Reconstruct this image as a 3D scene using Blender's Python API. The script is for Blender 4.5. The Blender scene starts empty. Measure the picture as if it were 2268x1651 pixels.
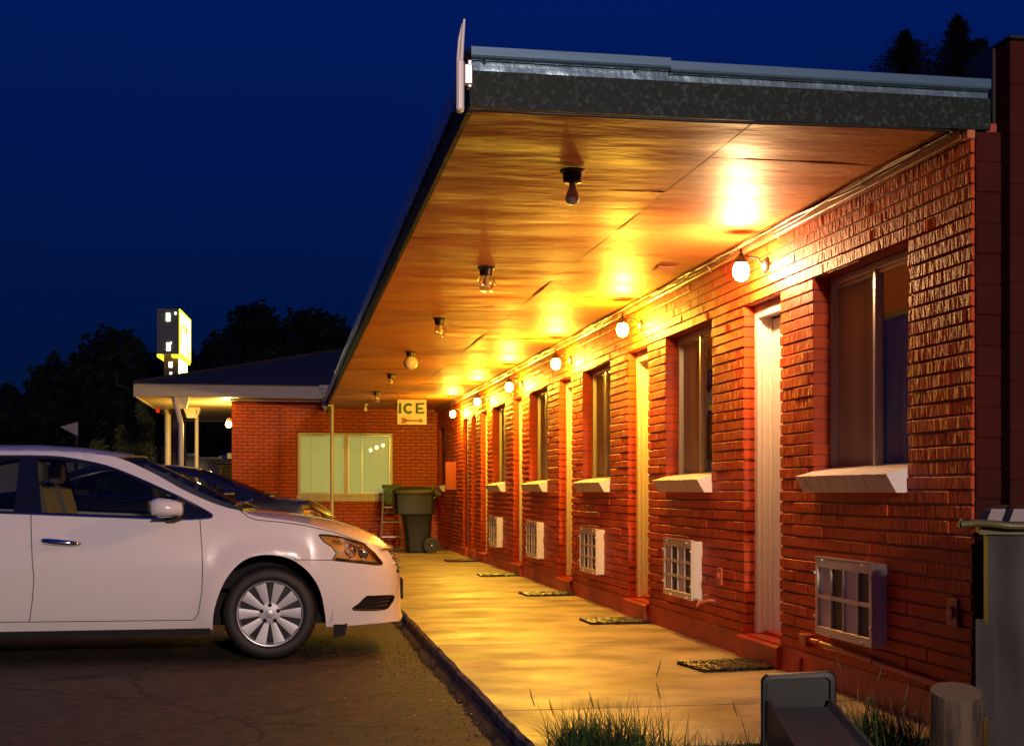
import bpy, math, random
from math import sin, cos, pi, radians, asin, sqrt
from mathutils import Vector, noise
from mathutils.geometry import delaunay_2d_cdt
random.seed(7)
SC = bpy.context.scene
COL = SC.collection
# ------------------------------------------------------------------ camera
cd = bpy.data.cameras.new('camera'); cam = bpy.data.objects.new('camera', cd); COL.objects.link(cam)
cam.location = (0, 0, 1.185); cam.rotation_euler = (radians(90), 0, -math.atan(500/2900.))
cd.sensor_width = 36; cd.lens = 2900/2268*36; cd.shift_y = 0.1153; cd.clip_end = 2000; cd.clip_start = .05
SC.camera = cam
SC.view_settings.view_transform = 'Standard'; SC.view_settings.look = 'None'
SC.view_settings.exposure = 0; SC.view_settings.gamma = 1
SC.cycles.max_bounces = 6; SC.cycles.transparent_max_bounces = 12
SC.cycles.sample_clamp_indirect = 4; SC.cycles.caustics_reflective = False; SC.cycles.caustics_refractive = False
SC.cycles.use_denoising = True
# ------------------------------------------------------------------ night sky
W = bpy.data.worlds.new('World'); SC.world = W; W.use_nodes = True
nt = W.node_tree; nt.nodes.clear()
o_ = nt.nodes.new('ShaderNodeOutputWorld'); b_ = nt.nodes.new('ShaderNodeBackground')
tc = nt.nodes.new('ShaderNodeTexCoord'); sx = nt.nodes.new('ShaderNodeSeparateXYZ'); cr = nt.nodes.new('ShaderNodeValToRGB')
nt.links.new(tc.outputs['Generated'], sx.inputs[0])
nz = nt.nodes.new('ShaderNodeTexNoise'); nz.inputs['Scale'].default_value = 2.2; nz.inputs['Detail'].default_value = 3
mp = nt.nodes.new('ShaderNodeMapping'); mp.inputs['Scale'].default_value = (1, 1, 5)
nt.links.new(tc.outputs['Generated'], mp.inputs[0]); nt.links.new(mp.outputs[0], nz.inputs[0])
ma = nt.nodes.new('ShaderNodeMath'); ma.operation = 'MULTIPLY_ADD'; ma.inputs[1].default_value = .09
nt.links.new(nz.outputs[0], ma.inputs[0]); nt.links.new(sx.outputs[2], ma.inputs[2])
nt.links.new(ma.outputs[0], cr.inputs[0]); nt.links.new(cr.outputs[0], b_.inputs[0])
e = cr.color_ramp.elements
e[0].position = .03; e[0].color = (.0006, .0058, .026, 1)
e[1].position = 1.0; e[1].color = (.0012, .014, .14, 1)
for p_, c_ in ((.16, (.0004, .0062, .040, 1)), (.30, (.0005, .0075, .072, 1)), (.42, (.0006, .0088, .098, 1))):
    q_ = e.new(p_); q_.color = c_
b_.inputs[1].default_value = 1.12
nt.links.new(b_.outputs[0], o_.inputs[0])
# the one lamp in place of the sun: the street light of the yard, behind the camera
sl = bpy.data.lights.new('street_light', 'POINT'); slo = bpy.data.objects.new('street_light', sl); COL.objects.link(slo)
slo.location = (1.9, -9, 4.2); sl.energy = 5900; sl.color = (1, .745, .67); sl.shadow_soft_size = .25

# ------------------------------------------------------------------ materials
def mat(name, col, rough=.5, metal=0, bump=None, var=None, coat=0, spec=.5, emit=None, rvar=None):
    """bump=(scale xyz, strength, distance); var=(scale xyz, other colour, lo, hi); rvar=(scale xyz, rough2)"""
    m = bpy.data.materials.new(name); m.use_nodes = True; n = m.node_tree; b = n.nodes['Principled BSDF']
    b.inputs['Base Color'].default_value = (*col, 1); b.inputs['Roughness'].default_value = rough
    b.inputs['Metallic'].default_value = metal; b.inputs['Coat Weight'].default_value = coat
    b.inputs['Coat Roughness'].default_value = .04; b.inputs['Specular IOR Level'].default_value = spec
    if emit: b.inputs['Emission Color'].default_value = (*emit[0], 1); b.inputs['Emission Strength'].default_value = emit[1]
    t = n.nodes.new('ShaderNodeTexCoord')
    def nz(sc, det=4):
        mp = n.nodes.new('ShaderNodeMapping'); mp.inputs['Scale'].default_value = sc
        x = n.nodes.new('ShaderNodeTexNoise'); x.inputs['Scale'].default_value = 1; x.inputs['Detail'].default_value = det
        n.links.new(t.outputs['Object'], mp.inputs[0]); n.links.new(mp.outputs[0], x.inputs[0]); return x.outputs[0]
    if var:
        r = n.nodes.new('ShaderNodeMapRange'); r.inputs[1].default_value = var[2]; r.inputs[2].default_value = var[3]
        mx = n.nodes.new('ShaderNodeMix'); mx.data_type = 'RGBA'
        mx.inputs[6].default_value = (*col, 1); mx.inputs[7].default_value = (*var[1], 1)
        n.links.new(nz(var[0]), r.inputs[0]); n.links.new(r.outputs[0], mx.inputs[0]); n.links.new(mx.outputs[2], b.inputs['Base Color'])
    if rvar:
        r = n.nodes.new('ShaderNodeMapRange'); r.inputs[1].default_value = .35; r.inputs[2].default_value = .65
        r.inputs[3].default_value = rough; r.inputs[4].default_value = rvar[1]
        n.links.new(nz(rvar[0]), r.inputs[0]); n.links.new(r.outputs[0], b.inputs['Roughness'])
    if bump:
        prev = None
        for bp in (bump if isinstance(bump, list) else [bump]):
            k = n.nodes.new('ShaderNodeBump'); k.inputs['Strength'].default_value = bp[1]; k.inputs['Distance'].default_value = bp[2]
            n.links.new(nz(bp[0], 5), k.inputs['Height'])
            if prev: n.links.new(prev, k.inputs['Normal'])
            prev = k.outputs[0]
        n.links.new(prev, b.inputs['Normal'])
    return m
def glass(name, tint, base=.05, rough=0.0, gtint=(1, 1, 1)):
    m = bpy.data.materials.new(name); m.use_nodes = True; n = m.node_tree; n.nodes.clear()
    o = n.nodes.new('ShaderNodeOutputMaterial'); mx = n.nodes.new('ShaderNodeMixShader')
    tr = n.nodes.new('ShaderNodeBsdfTransparent'); tr.inputs[0].default_value = (*tint, 1)
    g = n.nodes.new('ShaderNodeBsdfGlossy'); g.inputs['Roughness'].default_value = rough; g.inputs[0].default_value = (*gtint, 1)
    lw = n.nodes.new('ShaderNodeLayerWeight'); lw.inputs[0].default_value = .35
    mr = n.nodes.new('ShaderNodeMapRange'); mr.inputs[3].default_value = base; mr.inputs[4].default_value = .62
    n.links.new(lw.outputs['Fresnel'], mr.inputs[0]); n.links.new(mr.outputs[0], mx.inputs[0])
    n.links.new(tr.outputs[0], mx.inputs[1]); n.links.new(g.outputs[0], mx.inputs[2]); n.links.new(mx.outputs[0], o.inputs[0])
    return m
def glow(name, col, s):
    m = bpy.data.materials.new(name); m.use_nodes = True; n = m.node_tree; n.nodes.clear()
    o = n.nodes.new('ShaderNodeOutputMaterial'); e = n.nodes.new('ShaderNodeEmission')
    e.inputs[0].default_value = (*col, 1); e.inputs[1].default_value = s; n.links.new(e.outputs[0], o.inputs[0]); return m
def lit_glass(name, col, s):
    """frosted lamp glass: glows itself and lets the bulb inside shine through"""
    m = bpy.data.materials.new(name); m.use_nodes = True; n = m.node_tree; n.nodes.clear()
    o = n.nodes.new('ShaderNodeOutputMaterial'); e = n.nodes.new('ShaderNodeEmission'); a = n.nodes.new('ShaderNodeAddShader'); t = n.nodes.new('ShaderNodeBsdfTransparent')
    e.inputs[0].default_value = (*col, 1); e.inputs[1].default_value = s
    n.links.new(e.outputs[0], a.inputs[0]); n.links.new(t.outputs[0], a.inputs[1]); n.links.new(a.outputs[0], o.inputs[0]); return m
M = dict(
 brick=mat('red_painted_brick', (.56, .082, .012), .54, bump=[((14, 110, 26), .40, .006), ((40, 160, 160), .4, .003)], var=((3, 3, 3), (.42, .056, .009), .4, .7), spec=.24),
 jamb=mat('red_painted_reveal', (.54, .074, .010), .6, spec=.15, bump=((120, 120, 120), .35, .003), var=((3, 3, 3), (.32, .048, .018), .4, .7)),
 mortar=mat('red_painted_mortar', (.30, .035, .010), .5, bump=((60, 60, 60), .5, .004)),
 plinth=mat('red_painted_plinth', (.50, .062, .015), .5, bump=((14, 14, 14), .5, .01), var=((4, 4, 6), (.34, .042, .014), .45, .7)),
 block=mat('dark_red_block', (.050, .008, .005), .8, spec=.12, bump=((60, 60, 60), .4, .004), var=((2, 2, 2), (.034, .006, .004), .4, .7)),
 obrick=mat('office_brick', (.66, .115, .014), .6, bump=((60, 60, 60), .4, .004), var=((5, 5, 15), (.56, .092, .012), .4, .65)),
 omortar=mat('office_mortar', (.17, .020, .007), .8),
 soffit=mat('painted_plywood', (.60, .215, .055), .46, bump=[((.9, 2.4, 4), .50, .045), ((5, 13, 4), .06, .004), ((50, 50, 50), .12, .003)], var=((.5, 1.6, 2), (.50, .165, .036), .36, .66), rvar=((.6, 2.0, 3), .58), spec=.40),
 trimwood=mat('painted_trim_wood', (.45, .15, .06), .35, bump=((60, 3, 60), .3, .004)),
 galv=mat('galvanised_sheet', (.004, .010, .008), .6, .1, spec=.22, bump=((25, 25, 25), .4, .005), var=((46, 30, 46), (.045, .080, .075), .52, .85)),
 gutter=mat('grey_blue_gutter', (.10, .19, .27), .34, .5, bump=((3, 3, 20), .15, .004)),
 flash=mat('bare_aluminium', (.22, .34, .42), .32, .75, bump=((9, 9, 5), .6, .02)),
 roofmetal=mat('ribbed_roof_metal', (.75, .75, .72), .38, .75, bump=((2, 9, 9), .3, .006)),
 concrete=mat('broomed_concrete', (.46, .345, .18), .62, bump=[((3.5, 4.5, 5), .22, .012), ((30, 45, 20), .28, .003), ((90, 90, 90), .2, .002)], var=((2.2, 3.2, 2), (.20, .145, .075), .36, .64), rvar=((1.3, 2.0, 2), .36), spec=.45),
 kerb=mat('kerb_concrete', (.34, .26, .15), .8, bump=((30, 30, 30), .6, .008), var=((6, 6, 12), (.07, .055, .045), .4, .65)),
 asphalt=mat('asphalt', (.042, .034, .026), .75, bump=[((70, 70, 70), .9, .005), ((5, 5, 5), .5, .02)], var=((9, 13, 9), (.080, .060, .038), .42, .70), spec=.25),
 soil=mat('soil', (.035, .025, .018), .95, bump=((40, 40, 40), .9, .02)),
 gravel=mat('gravel', (.06, .045, .03), .85, bump=((80, 80, 80), .5, .01)),
 leaf=mat('dry_leaf', (.30, .17, .07), .7),
 white=mat('white_paint', (.74, .68, .62), .38, bump=((30, 30, 4), .08, .003)),
 whiteblk=mat('white_painted_sill', (.74, .68, .60), .55, bump=((30, 90, 60), .6, .004)),
 door=mat('white_door', (.76, .68, .63), .32, bump=((40, 40, 3), .05, .002)),
 alu=mat('aluminium_frame', (.62, .60, .55), .38, .7),
 curtain=mat('brown_curtain', (.7, .62, .5), .9, bump=((1, 8, .5), .6, .03)),
 screen=mat('insect_screen', (.30, .25, .20), .65, bump=((3, 9, .8), .5, .03), var=((1, 7, .6), (.17, .14, .11), .35, .7)),
 room=mat('dark_room', (.02, .018, .016), .9),
 glass=glass('window_glass', (.85, .86, .84), .03, gtint=(.42, .42, .40)),
 acframe=mat('cream_ac_frame', (.72, .66, .44), .35, bump=((8, 8, 8), .1, .003)),
 acbody=mat('grey_ac_sleeve', (.66, .62, .50), .38),
 aclight=mat('louvre_bright_reflection', (.44, .44, .50), .35, bump=((3, 60, 2), .15, .003), coat=.2),  # louvres turned to reflect, their brightness put into the colour
 acdark=mat('louvre_dark_reflection', (.03, .025, .020), .5, bump=((3, 160, 3), .6, .004)),  # same louvres at the other angle, reflecting little, coloured dark
 black=mat('black_metal', (.012, .012, .012), .4),
 jar=glass('ribbed_jar_glass', (.97, .92, .78), .22, .10),
 milk=mat('milk_glass', (.85, .76, .62), .2, coat=.5),
 rubber=mat('rubber', (.018, .016, .015), .62, bump=((60, 60, 60), .3, .003)),
 matr=mat('mat_rubber', (.018, .016, .012), .32),
 signw=mat('sign_white', (.74, .76, .62), .45, bump=((10, 10, 10), .1, .002), var=((7, 7, 7), (.60, .62, .50), .5, .7)),
 signg=mat('sign_green_black', (.015, .05, .035), .5),
 signr=mat('sign_red', (.45, .07, .03), .5),
 bin=mat('dark_green_plastic', (.009, .014, .006), .42, bump=((9, 9, 9), .15, .006)),
 binwheel=mat('bin_wheel', (.03, .036, .02), .6),
 blind=mat('glowing_blind', (.70, .72, .42), .5, emit=((.90, .88, .34), .20)),  # emission stands in for light on and through the blinds
 pipe=mat('red_painted_pipe', (.45, .085, .035), .38, bump=((40, 40, 40), .2, .003)),
 cable=mat('dark_cable', (.03, .026, .022), .28),
 cablel=mat('painted_cable', (.50, .36, .22), .28),
 postw=mat('timber_post', (.085, .056, .026), .75, bump=((40, 40, 5), .9, .012), var=((16, 16, 2.5), (.016, .010, .006), .5, .64)),
 posttop=mat('timber_end', (.11, .08, .05), .8, bump=((20, 20, 20), .6, .005)),
 cab=mat('grey_cabinet_metal', (.016, .018, .019), .6, .1, spec=.25, bump=((5, 5, 2), .5, .02), var=((4, 4, 1.2), (.060, .054, .044), .4, .7)),
 cablid=mat('lid_yellow_edge', (.10, .095, .03), .35, bump=((9, 9, 9), .4, .01)),
 lidw=mat('lid_pale_rib', (.36, .29, .25), .4), 
 plastic=mat('grey_plastic', (.015, .020, .016), .45, spec=.3, bump=((90, 90, 90), .12, .002)),
 shingle=mat('dark_shingle', (.085, .060, .034), .8, bump=((3, 60, 60), .5, .01)),
 fascia=mat('white_fascia', (.50, .46, .38), .5),
 porch=mat('porch_ceiling', (.75, .60, .38), .40),
 polered=mat('dark_red_pole', (.10, .02, .012), .25, coat=.5),
 bark=mat('bark', (.03, .022, .016), .9),
 leaves=mat('dark_foliage', (.035, .045, .022), .8, var=((.6, .6, .6), (.018, .025, .014), .4, .6)),
 needles=mat('dark_needles', (.016, .020, .014), .85),
 shrub=mat('shrub_foliage', (.24, .27, .05), .7, var=((.8, .8, .8), (.10, .12, .03), .4, .6)),
 grass=mat('grass_blade', (.045, .12, .020), .5, var=((9, 9, 9), (.02, .045, .012), .4, .6)),
 stalk=mat('grass_stalk', (.10, .075, .03), .6),
 trailer=mat('pale_siding', (.80, .74, .62), .6),
 signcase=mat('sign_case', (.40, .37, .26), .6), signcase2=mat('sign_case_low', (.20, .12, .08), .6),
 signlit=glow('sign_lit_face', (1, .88, .16), 14), signred=glow('sign_red_letters', (1, .16, .0), 1.0),
 signedge=glow('sign_lit_edge', (1, .80, .03), 2.2), signwin=glow('sign_vent_light', (.85, 1, .75), 7),
)
def add_cracks(m, scale, width, dark):
    n = m.node_tree; b = n.nodes['Principled BSDF']; t = n.nodes.new('ShaderNodeTexCoord'); nz = n.nodes.new('ShaderNodeTexNoise'); nz.inputs['Scale'].default_value = 3; nz.inputs['Detail'].default_value = 6
    mxv = n.nodes.new('ShaderNodeMix'); mxv.data_type = 'VECTOR'; mxv.inputs[0].default_value = .22; v = n.nodes.new('ShaderNodeTexVoronoi'); v.feature = 'DISTANCE_TO_EDGE'; v.inputs['Scale'].default_value = scale
    n.links.new(t.outputs['Object'], nz.inputs[0]); n.links.new(t.outputs['Object'], mxv.inputs[4]); n.links.new(nz.outputs[1], mxv.inputs[5]); n.links.new(mxv.outputs[1], v.inputs[0])
    r = n.nodes.new('ShaderNodeMapRange'); r.inputs[1].default_value = 0; r.inputs[2].default_value = width; r.inputs[3].default_value = dark; r.inputs[4].default_value = 1; n.links.new(v.outputs[0], r.inputs[0])
    mu = n.nodes.new('ShaderNodeMix'); mu.data_type = 'RGBA'; mu.blend_type = 'MULTIPLY'; mu.inputs[0].default_value = 1
    src = b.inputs['Base Color'].links[0].from_socket; n.links.new(src, mu.inputs[6]); n.links.new(r.outputs[0], mu.inputs[7]); n.links.new(mu.outputs[2], b.inputs['Base Color'])
add_cracks(M['asphalt'], .55, .010, .25); add_cracks(M['concrete'], .16, .0022, .35)
# ------------------------------------------------------------------ mesh builder
ROOT = {}
def root_loc(p):
    while p.parent: p = p.parent
    return Vector(ROOT.get(p.name, (0, 0, 0)))
class MB:
    def __init__(s): s.v = []; s.f = []; s.m = []
    def add(s, vs, fs, mi=0):
        b = len(s.v); s.v += [tuple(v) for v in vs]; s.f += [tuple(b+i for i in f) for f in fs]; s.m += [mi]*len(fs); return s
    def box(s, x0, x1, y0, y1, z0, z1, mi=0):
        return s.add([(x, y, z) for z in (z0, z1) for y in (y0, y1) for x in (x0, x1)],
                     [(0, 2, 3, 1), (4, 5, 7, 6), (0, 1, 5, 4), (2, 6, 7, 3), (0, 4, 6, 2), (1, 3, 7, 5)], mi)
    def bbox(s, x0, x1, y0, y1, z0, z1, r=.005, mi=0):
        """box with chamfered edges"""
        vs = []; idx = {}
        for iz, (z, dz) in enumerate(((z0, 1), (z1, -1))):
            for iy, (y, dy) in enumerate(((y0, 1), (y1, -1))):
                for ix, (x, dx) in enumerate(((x0, 1), (x1, -1))):
                    for k, o in enumerate(((0, dy*r, dz*r), (dx*r, 0, dz*r), (dx*r, dy*r, 0))):
                        idx[(ix, iy, iz, k)] = len(vs); vs.append((x+o[0], y+o[1], z+o[2]))
        g = lambda a, b, c, k: idx[(a, b, c, k)]; fs = []
        for t in (0, 1):
            fs += [(g(t, 0, 0, 0), g(t, 0, 1, 0), g(t, 1, 1, 0), g(t, 1, 0, 0)), (g(0, t, 0, 1), g(1, t, 0, 1), g(1, t, 1, 1), g(0, t, 1, 1)), (g(0, 0, t, 2), g(0, 1, t, 2), g(1, 1, t, 2), g(1, 0, t, 2))]
            for u in (0, 1):
                fs += [(g(t, u, 0, 0), g(t, u, 1, 0), g(t, u, 1, 1), g(t, u, 0, 1)), (g(t, 0, u, 0), g(t, 1, u, 0), g(t, 1, u, 2), g(t, 0, u, 2)), (g(0, t, u, 1), g(1, t, u, 1), g(1, t, u, 2), g(0, t, u, 2))]
                for w in (0, 1): fs.append((g(t, u, w, 0), g(t, u, w, 1), g(t, u, w, 2)))
        return s.add(vs, fs, mi)
    def prism(s, poly, axis, a, b, mi=0):
        """poly of 2D points extruded along axis (0,1,2) from a to b"""
        def P(p, t): 
            q = list(p); q.insert(axis, t); return tuple(q)
        n = len(poly)
        return s.add([P(p, a) for p in poly]+[P(p, b) for p in poly], [tuple(range(n)), tuple(range(2*n-1, n-1, -1))]+[(i, (i+1) % n, n+(i+1) % n, n+i) for i in range(n)], mi)
    def tube(s, path, r, seg=8, mi=0, cap=True):
        path = [Vector(p) for p in path]; n = len(path); rs = r if isinstance(r, (list, tuple)) else [r]*n
        vs = []; up = None
        for i, p in enumerate(path):
            t = (path[min(i+1, n-1)]-path[max(i-1, 0)]).normalized()
            if up is None: up = t.orthogonal().normalized()
            up = (up - t*up.dot(t)).normalized(); w = t.cross(up)
            for k in range(seg):
                a = 2*pi*k/seg; vs.append(p+(up*cos(a)+w*sin(a))*rs[i])
        fs = [(i*seg+k, i*seg+(k+1) % seg, (i+1)*seg+(k+1) % seg, (i+1)*seg+k) for i in range(n-1) for k in range(seg)]
        if cap: fs += [tuple(range(seg-1, -1, -1)), tuple((n-1)*seg+k for k in range(seg))]
        return s.add(vs, fs, mi)
    def lathe(s, prof, c, seg=20, axis=2, mi=0, rib=None):
        """prof: (r, h) pairs; axis: direction of h"""
        vs = []
        for r, h in prof:
            for k in range(seg):
                a = 2*pi*k/seg; rr = r*(1+(rib if rib and k % 2 else 0)); q = [rr*cos(a), rr*sin(a)]; q.insert(axis, h)
                if axis == 1: q = [rr*cos(a), h, rr*sin(a)]
                if axis == 0: q = [h, rr*cos(a), rr*sin(a)]
                vs.append((c[0]+q[0], c[1]+q[1], c[2]+q[2]))
        n = len(prof)
        return s.add(vs, [(i*seg+k, i*seg+(k+1) % seg, (i+1)*seg+(k+1) % seg, (i+1)*seg+k) for i in range(n-1) for k in range(seg)], mi)
    def build(s, name, m, parent=None, loc=None, smooth=False, fix=True, rot=None):
        me = bpy.data.meshes.new(name); o = bpy.data.objects.new(name, me); COL.objects.link(o)
        L = Vector(loc) if loc else (root_loc(parent) if parent else Vector((0, 0, 0)))
        me.from_pydata([tuple(Vector(v)-L) for v in s.v], [], s.f)
        for x in (m if isinstance(m, list) else [m]): me.materials.append(x)
        if isinstance(m, list): me.polygons.foreach_set('material_index', s.m)
        if fix:
            import bmesh
            bm = bmesh.new(); bm.from_mesh(me); bmesh.ops.recalc_face_normals(bm, faces=bm.faces); bm.to_mesh(me); bm.free()
        if smooth:
            me.polygons.foreach_set('use_smooth', [True]*len(me.polygons))
            me.set_sharp_from_angle(angle=radians(smooth if smooth > 1 else 40))
        if parent: o.parent = parent
        else: o.location = L; ROOT[o.name] = tuple(L)
        return o
def tag(o, label=None, cat=None, group=None, kind=None):
    for k, v in (('label', label), ('category', cat), ('group', group), ('kind', kind)):
        if v: o[k] = v
    return o
def empty(name, loc, label, cat, group=None):
    o = bpy.data.objects.new(name, None); COL.objects.link(o); o.location = loc; o.empty_display_size = .2
    ROOT[o.name] = tuple(loc); return tag(o, label, cat, group)
def copy_tree(o, loc=None, label=None, parent=None):
    c = o.copy(); COL.objects.link(c)
    if parent: c.parent = parent
    if loc is not None: c.location = loc; ROOT[c.name] = tuple(loc)
    if label: c['label'] = label
    for ch in o.children: copy_tree(ch, parent=c)
    return c
def lerp(a, b, t): return a+(b-a)*t

# ------------------------------------------------------------------ constants of the place
WX = 2.95          # face of the motel wall
ZW = .11           # top of the walkway
YC0, YC1 = 5.28, 25.75   # motel wall from the corner to the office
BAY = 2.925
SOF = 2.79         # underside of the canopy
CX0 = .745         # outer edge of the canopy
PC = .0667         # brick course

# ------------------------------------------------------------------ ground
def noisy_sheet(name, x0, x1, y0, y1, nx, ny, z, amp, m, kind='structure'):
    b = MB(); vs = []
    for j in range(ny+1):
        for i in range(nx+1):
            x = lerp(x0, x1, i/nx); y = lerp(y0, y1, j/ny)
            vs.append((x, y, z+amp*noise.noise(Vector((x*.7, y*.7, 0)))))
    b.add(vs, [(j*(nx+1)+i, j*(nx+1)+i+1, (j+1)*(nx+1)+i+1, (j+1)*(nx+1)+i) for j in range(ny) for i in range(nx)])
    return tag(b.build(name, m, smooth=True, fix=False), kind=kind)
g = MB(); g.add([(-900, -400, -.03), (900, -400, -.03), (900, 1500, -.03), (-900, 1500, -.03)], [(0, 1, 2, 3)])
tag(g.build('ground', M['soil'], fix=False), kind='structure')
noisy_sheet('parking_lot', -40, 1.3, -14, 24.2, 120, 110, 0, .012, M['asphalt'])
noisy_sheet('street', -80, -3.5, 24.2, 70, 40, 40, -.01, .01, M['asphalt'])
# walkway slabs with open joints and a worn kerb edge
wj = [5.32, 6.33, 9.08, 12.03, 15.1, 18.1, 21.2, 25.75]
wk = MB()
for a, b in zip(wj, wj[1:]):
    ys = [a+.009]+[a+.009+(b-a-.018)*k/14 for k in range(1, 14)]+[b-.009]
    for y0, y1 in zip(ys, ys[1:]):
        def ex(y): return 1.018+.014*noise.noise(Vector((y*3, 0, 0)))+.008*noise.noise(Vector((y*11, 4, 0)))
        e0, e1 = ex(y0), ex(y1)
        xs = [.018, .06, .5, 1.2, WX+.02]
        for u, w in zip(xs, xs[1:]):
            wk.add([(e0+u if u < 1.5 else u, y0, ZW), (e0+w if w < 1.5 else w, y0, ZW), (e1+w if w < 1.5 else w, y1, ZW), (e1+u if u < 1.5 else u, y1, ZW)], [(0, 1, 2, 3)], 0)
        wk.add([(e0, y0, ZW-.02), (e0+.018, y0, ZW), (e1+.018, y1, ZW), (e1, y1, ZW-.02)], [(0, 1, 2, 3)], 1)
        wk.add([(e0-.01, y0, -.06), (e0, y0, ZW-.02), (e1, y1, ZW-.02), (e1-.01, y1, -.06)], [(0, 1, 2, 3)], 1)
    wk.add([(1.03, b-.009, ZW), (WX, b-.009, ZW), (WX, b-.009, ZW-.05), (1.03, b-.009, ZW-.05)], [(0, 1, 2, 3)], 1)
    wk.add([(1.03, a+.009, ZW), (WX, a+.009, ZW), (WX, a+.009, ZW-.05), (1.03, a+.009, ZW-.05)], [(0, 1, 2, 3)], 1)
wk.box(1.04, WX, 5.33, 25.7, -.05, ZW-.025, 1)
wk.add([(1.01, 5.326, -.05), (WX, 5.326, -.05), (WX, 5.326, ZW), (1.01, 5.326, ZW)], [(0, 1, 2, 3)], 1)
tag(wk.build('walkway', [M['concrete'], M['kerb']], fix=False), kind='structure')
# grit and dead leaves along the kerb
gr = MB()
for k in range(1100):
    y = random.uniform(5.2, 12); t = random.random()**2.2
    x = 1.0 - t*1.5+.02*random.random(); s = random.uniform(.002, .0055)*(1.5 if t < .08 else 1)
    if k % 3 == 0: x = random.uniform(-2.2, 1.0); s *= .7
    z = .012; a = random.random()*6
    gr.add([(x+s*cos(a), y+s*sin(a), z-.012), (x+s*cos(a+2.1), y+s*sin(a+2.1), z-.012), (x+s*cos(a+4.2), y+s*sin(a+4.2), z-.012), (x, y, z+s*.8)], [(0, 1, 3), (1, 2, 3), (2, 0, 3)], 0)
for k in range(130):
    y = random.uniform(5.4, 9.5); x = .98-abs(random.gauss(0, .28)); s = random.uniform(.008, .022); a = random.random()*6; z = .018
    gr.add([(x+s*cos(a), y+s*sin(a), z), (x+.5*s*cos(a+1.5), y+.5*s*sin(a+1.5), z+.006), (x-s*cos(a), y-s*sin(a), z+.003), (x-.5*s*cos(a+1.5), y-.5*s*sin(a+1.5), z+.006)], [(0, 1, 2, 3)], 1)
for k in range(90):
    y = random.uniform(5.4, 14); x = random.uniform(1.1, 2.9); s = random.uniform(.003, .008); a = random.random()*6; z = ZW+.003
    gr.add([(x+s*cos(a), y+s*sin(a), z), (x+.6*s*cos(a+1.5), y+.6*s*sin(a+1.5), z+.003), (x-s*cos(a), y-s*sin(a), z+.001), (x-.5*s*cos(a+1.5), y-.5*s*sin(a+1.5), z+.002)], [(0, 1, 2, 3)], k % 2)
tag(gr.build('gravel', [M['gravel'], M['leaf']], fix=False), 'loose grit and dead leaves scattered along the kerb', 'gravel', kind='stuff')
# dirt bank piled against the kerb
db = MB(); N = 150; vs = []
for i in range(N+1):
    y = 5.1+i*.06
    wv = .05+.045*noise.noise(Vector((y*4, 1, 0)))+.02*noise.noise(Vector((y*17, 1, 0)))
    vs += [(1.03, y, .055), (1.0-wv*.5, y, .035+.01*noise.noise(Vector((y*9, 3, 0)))), (1.0-wv-.02, y, -.012)]
db.add(vs, [(3*i+k, 3*i+k+1, 3*i+k+4, 3*i+k+3) for i in range(N) for k in (0, 1)])
tag(db.build('dirt_edge', M['soil'], smooth=60, fix=False), kind='structure')
vg = MB(); vg.add([(1.03, 3, .07), (6, 3, .07), (6, 5.31, .085), (1.03, 5.31, .085)], [(0, 1, 2, 3)]); vg.add([(1.03, 3, -.05), (1.03, 3, .07), (1.03, 5.31, .085), (1.03, 5.31, -.05)], [(0, 1, 2, 3)])
tag(vg.build('verge', M['soil'], fix=False), kind='structure')
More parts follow.
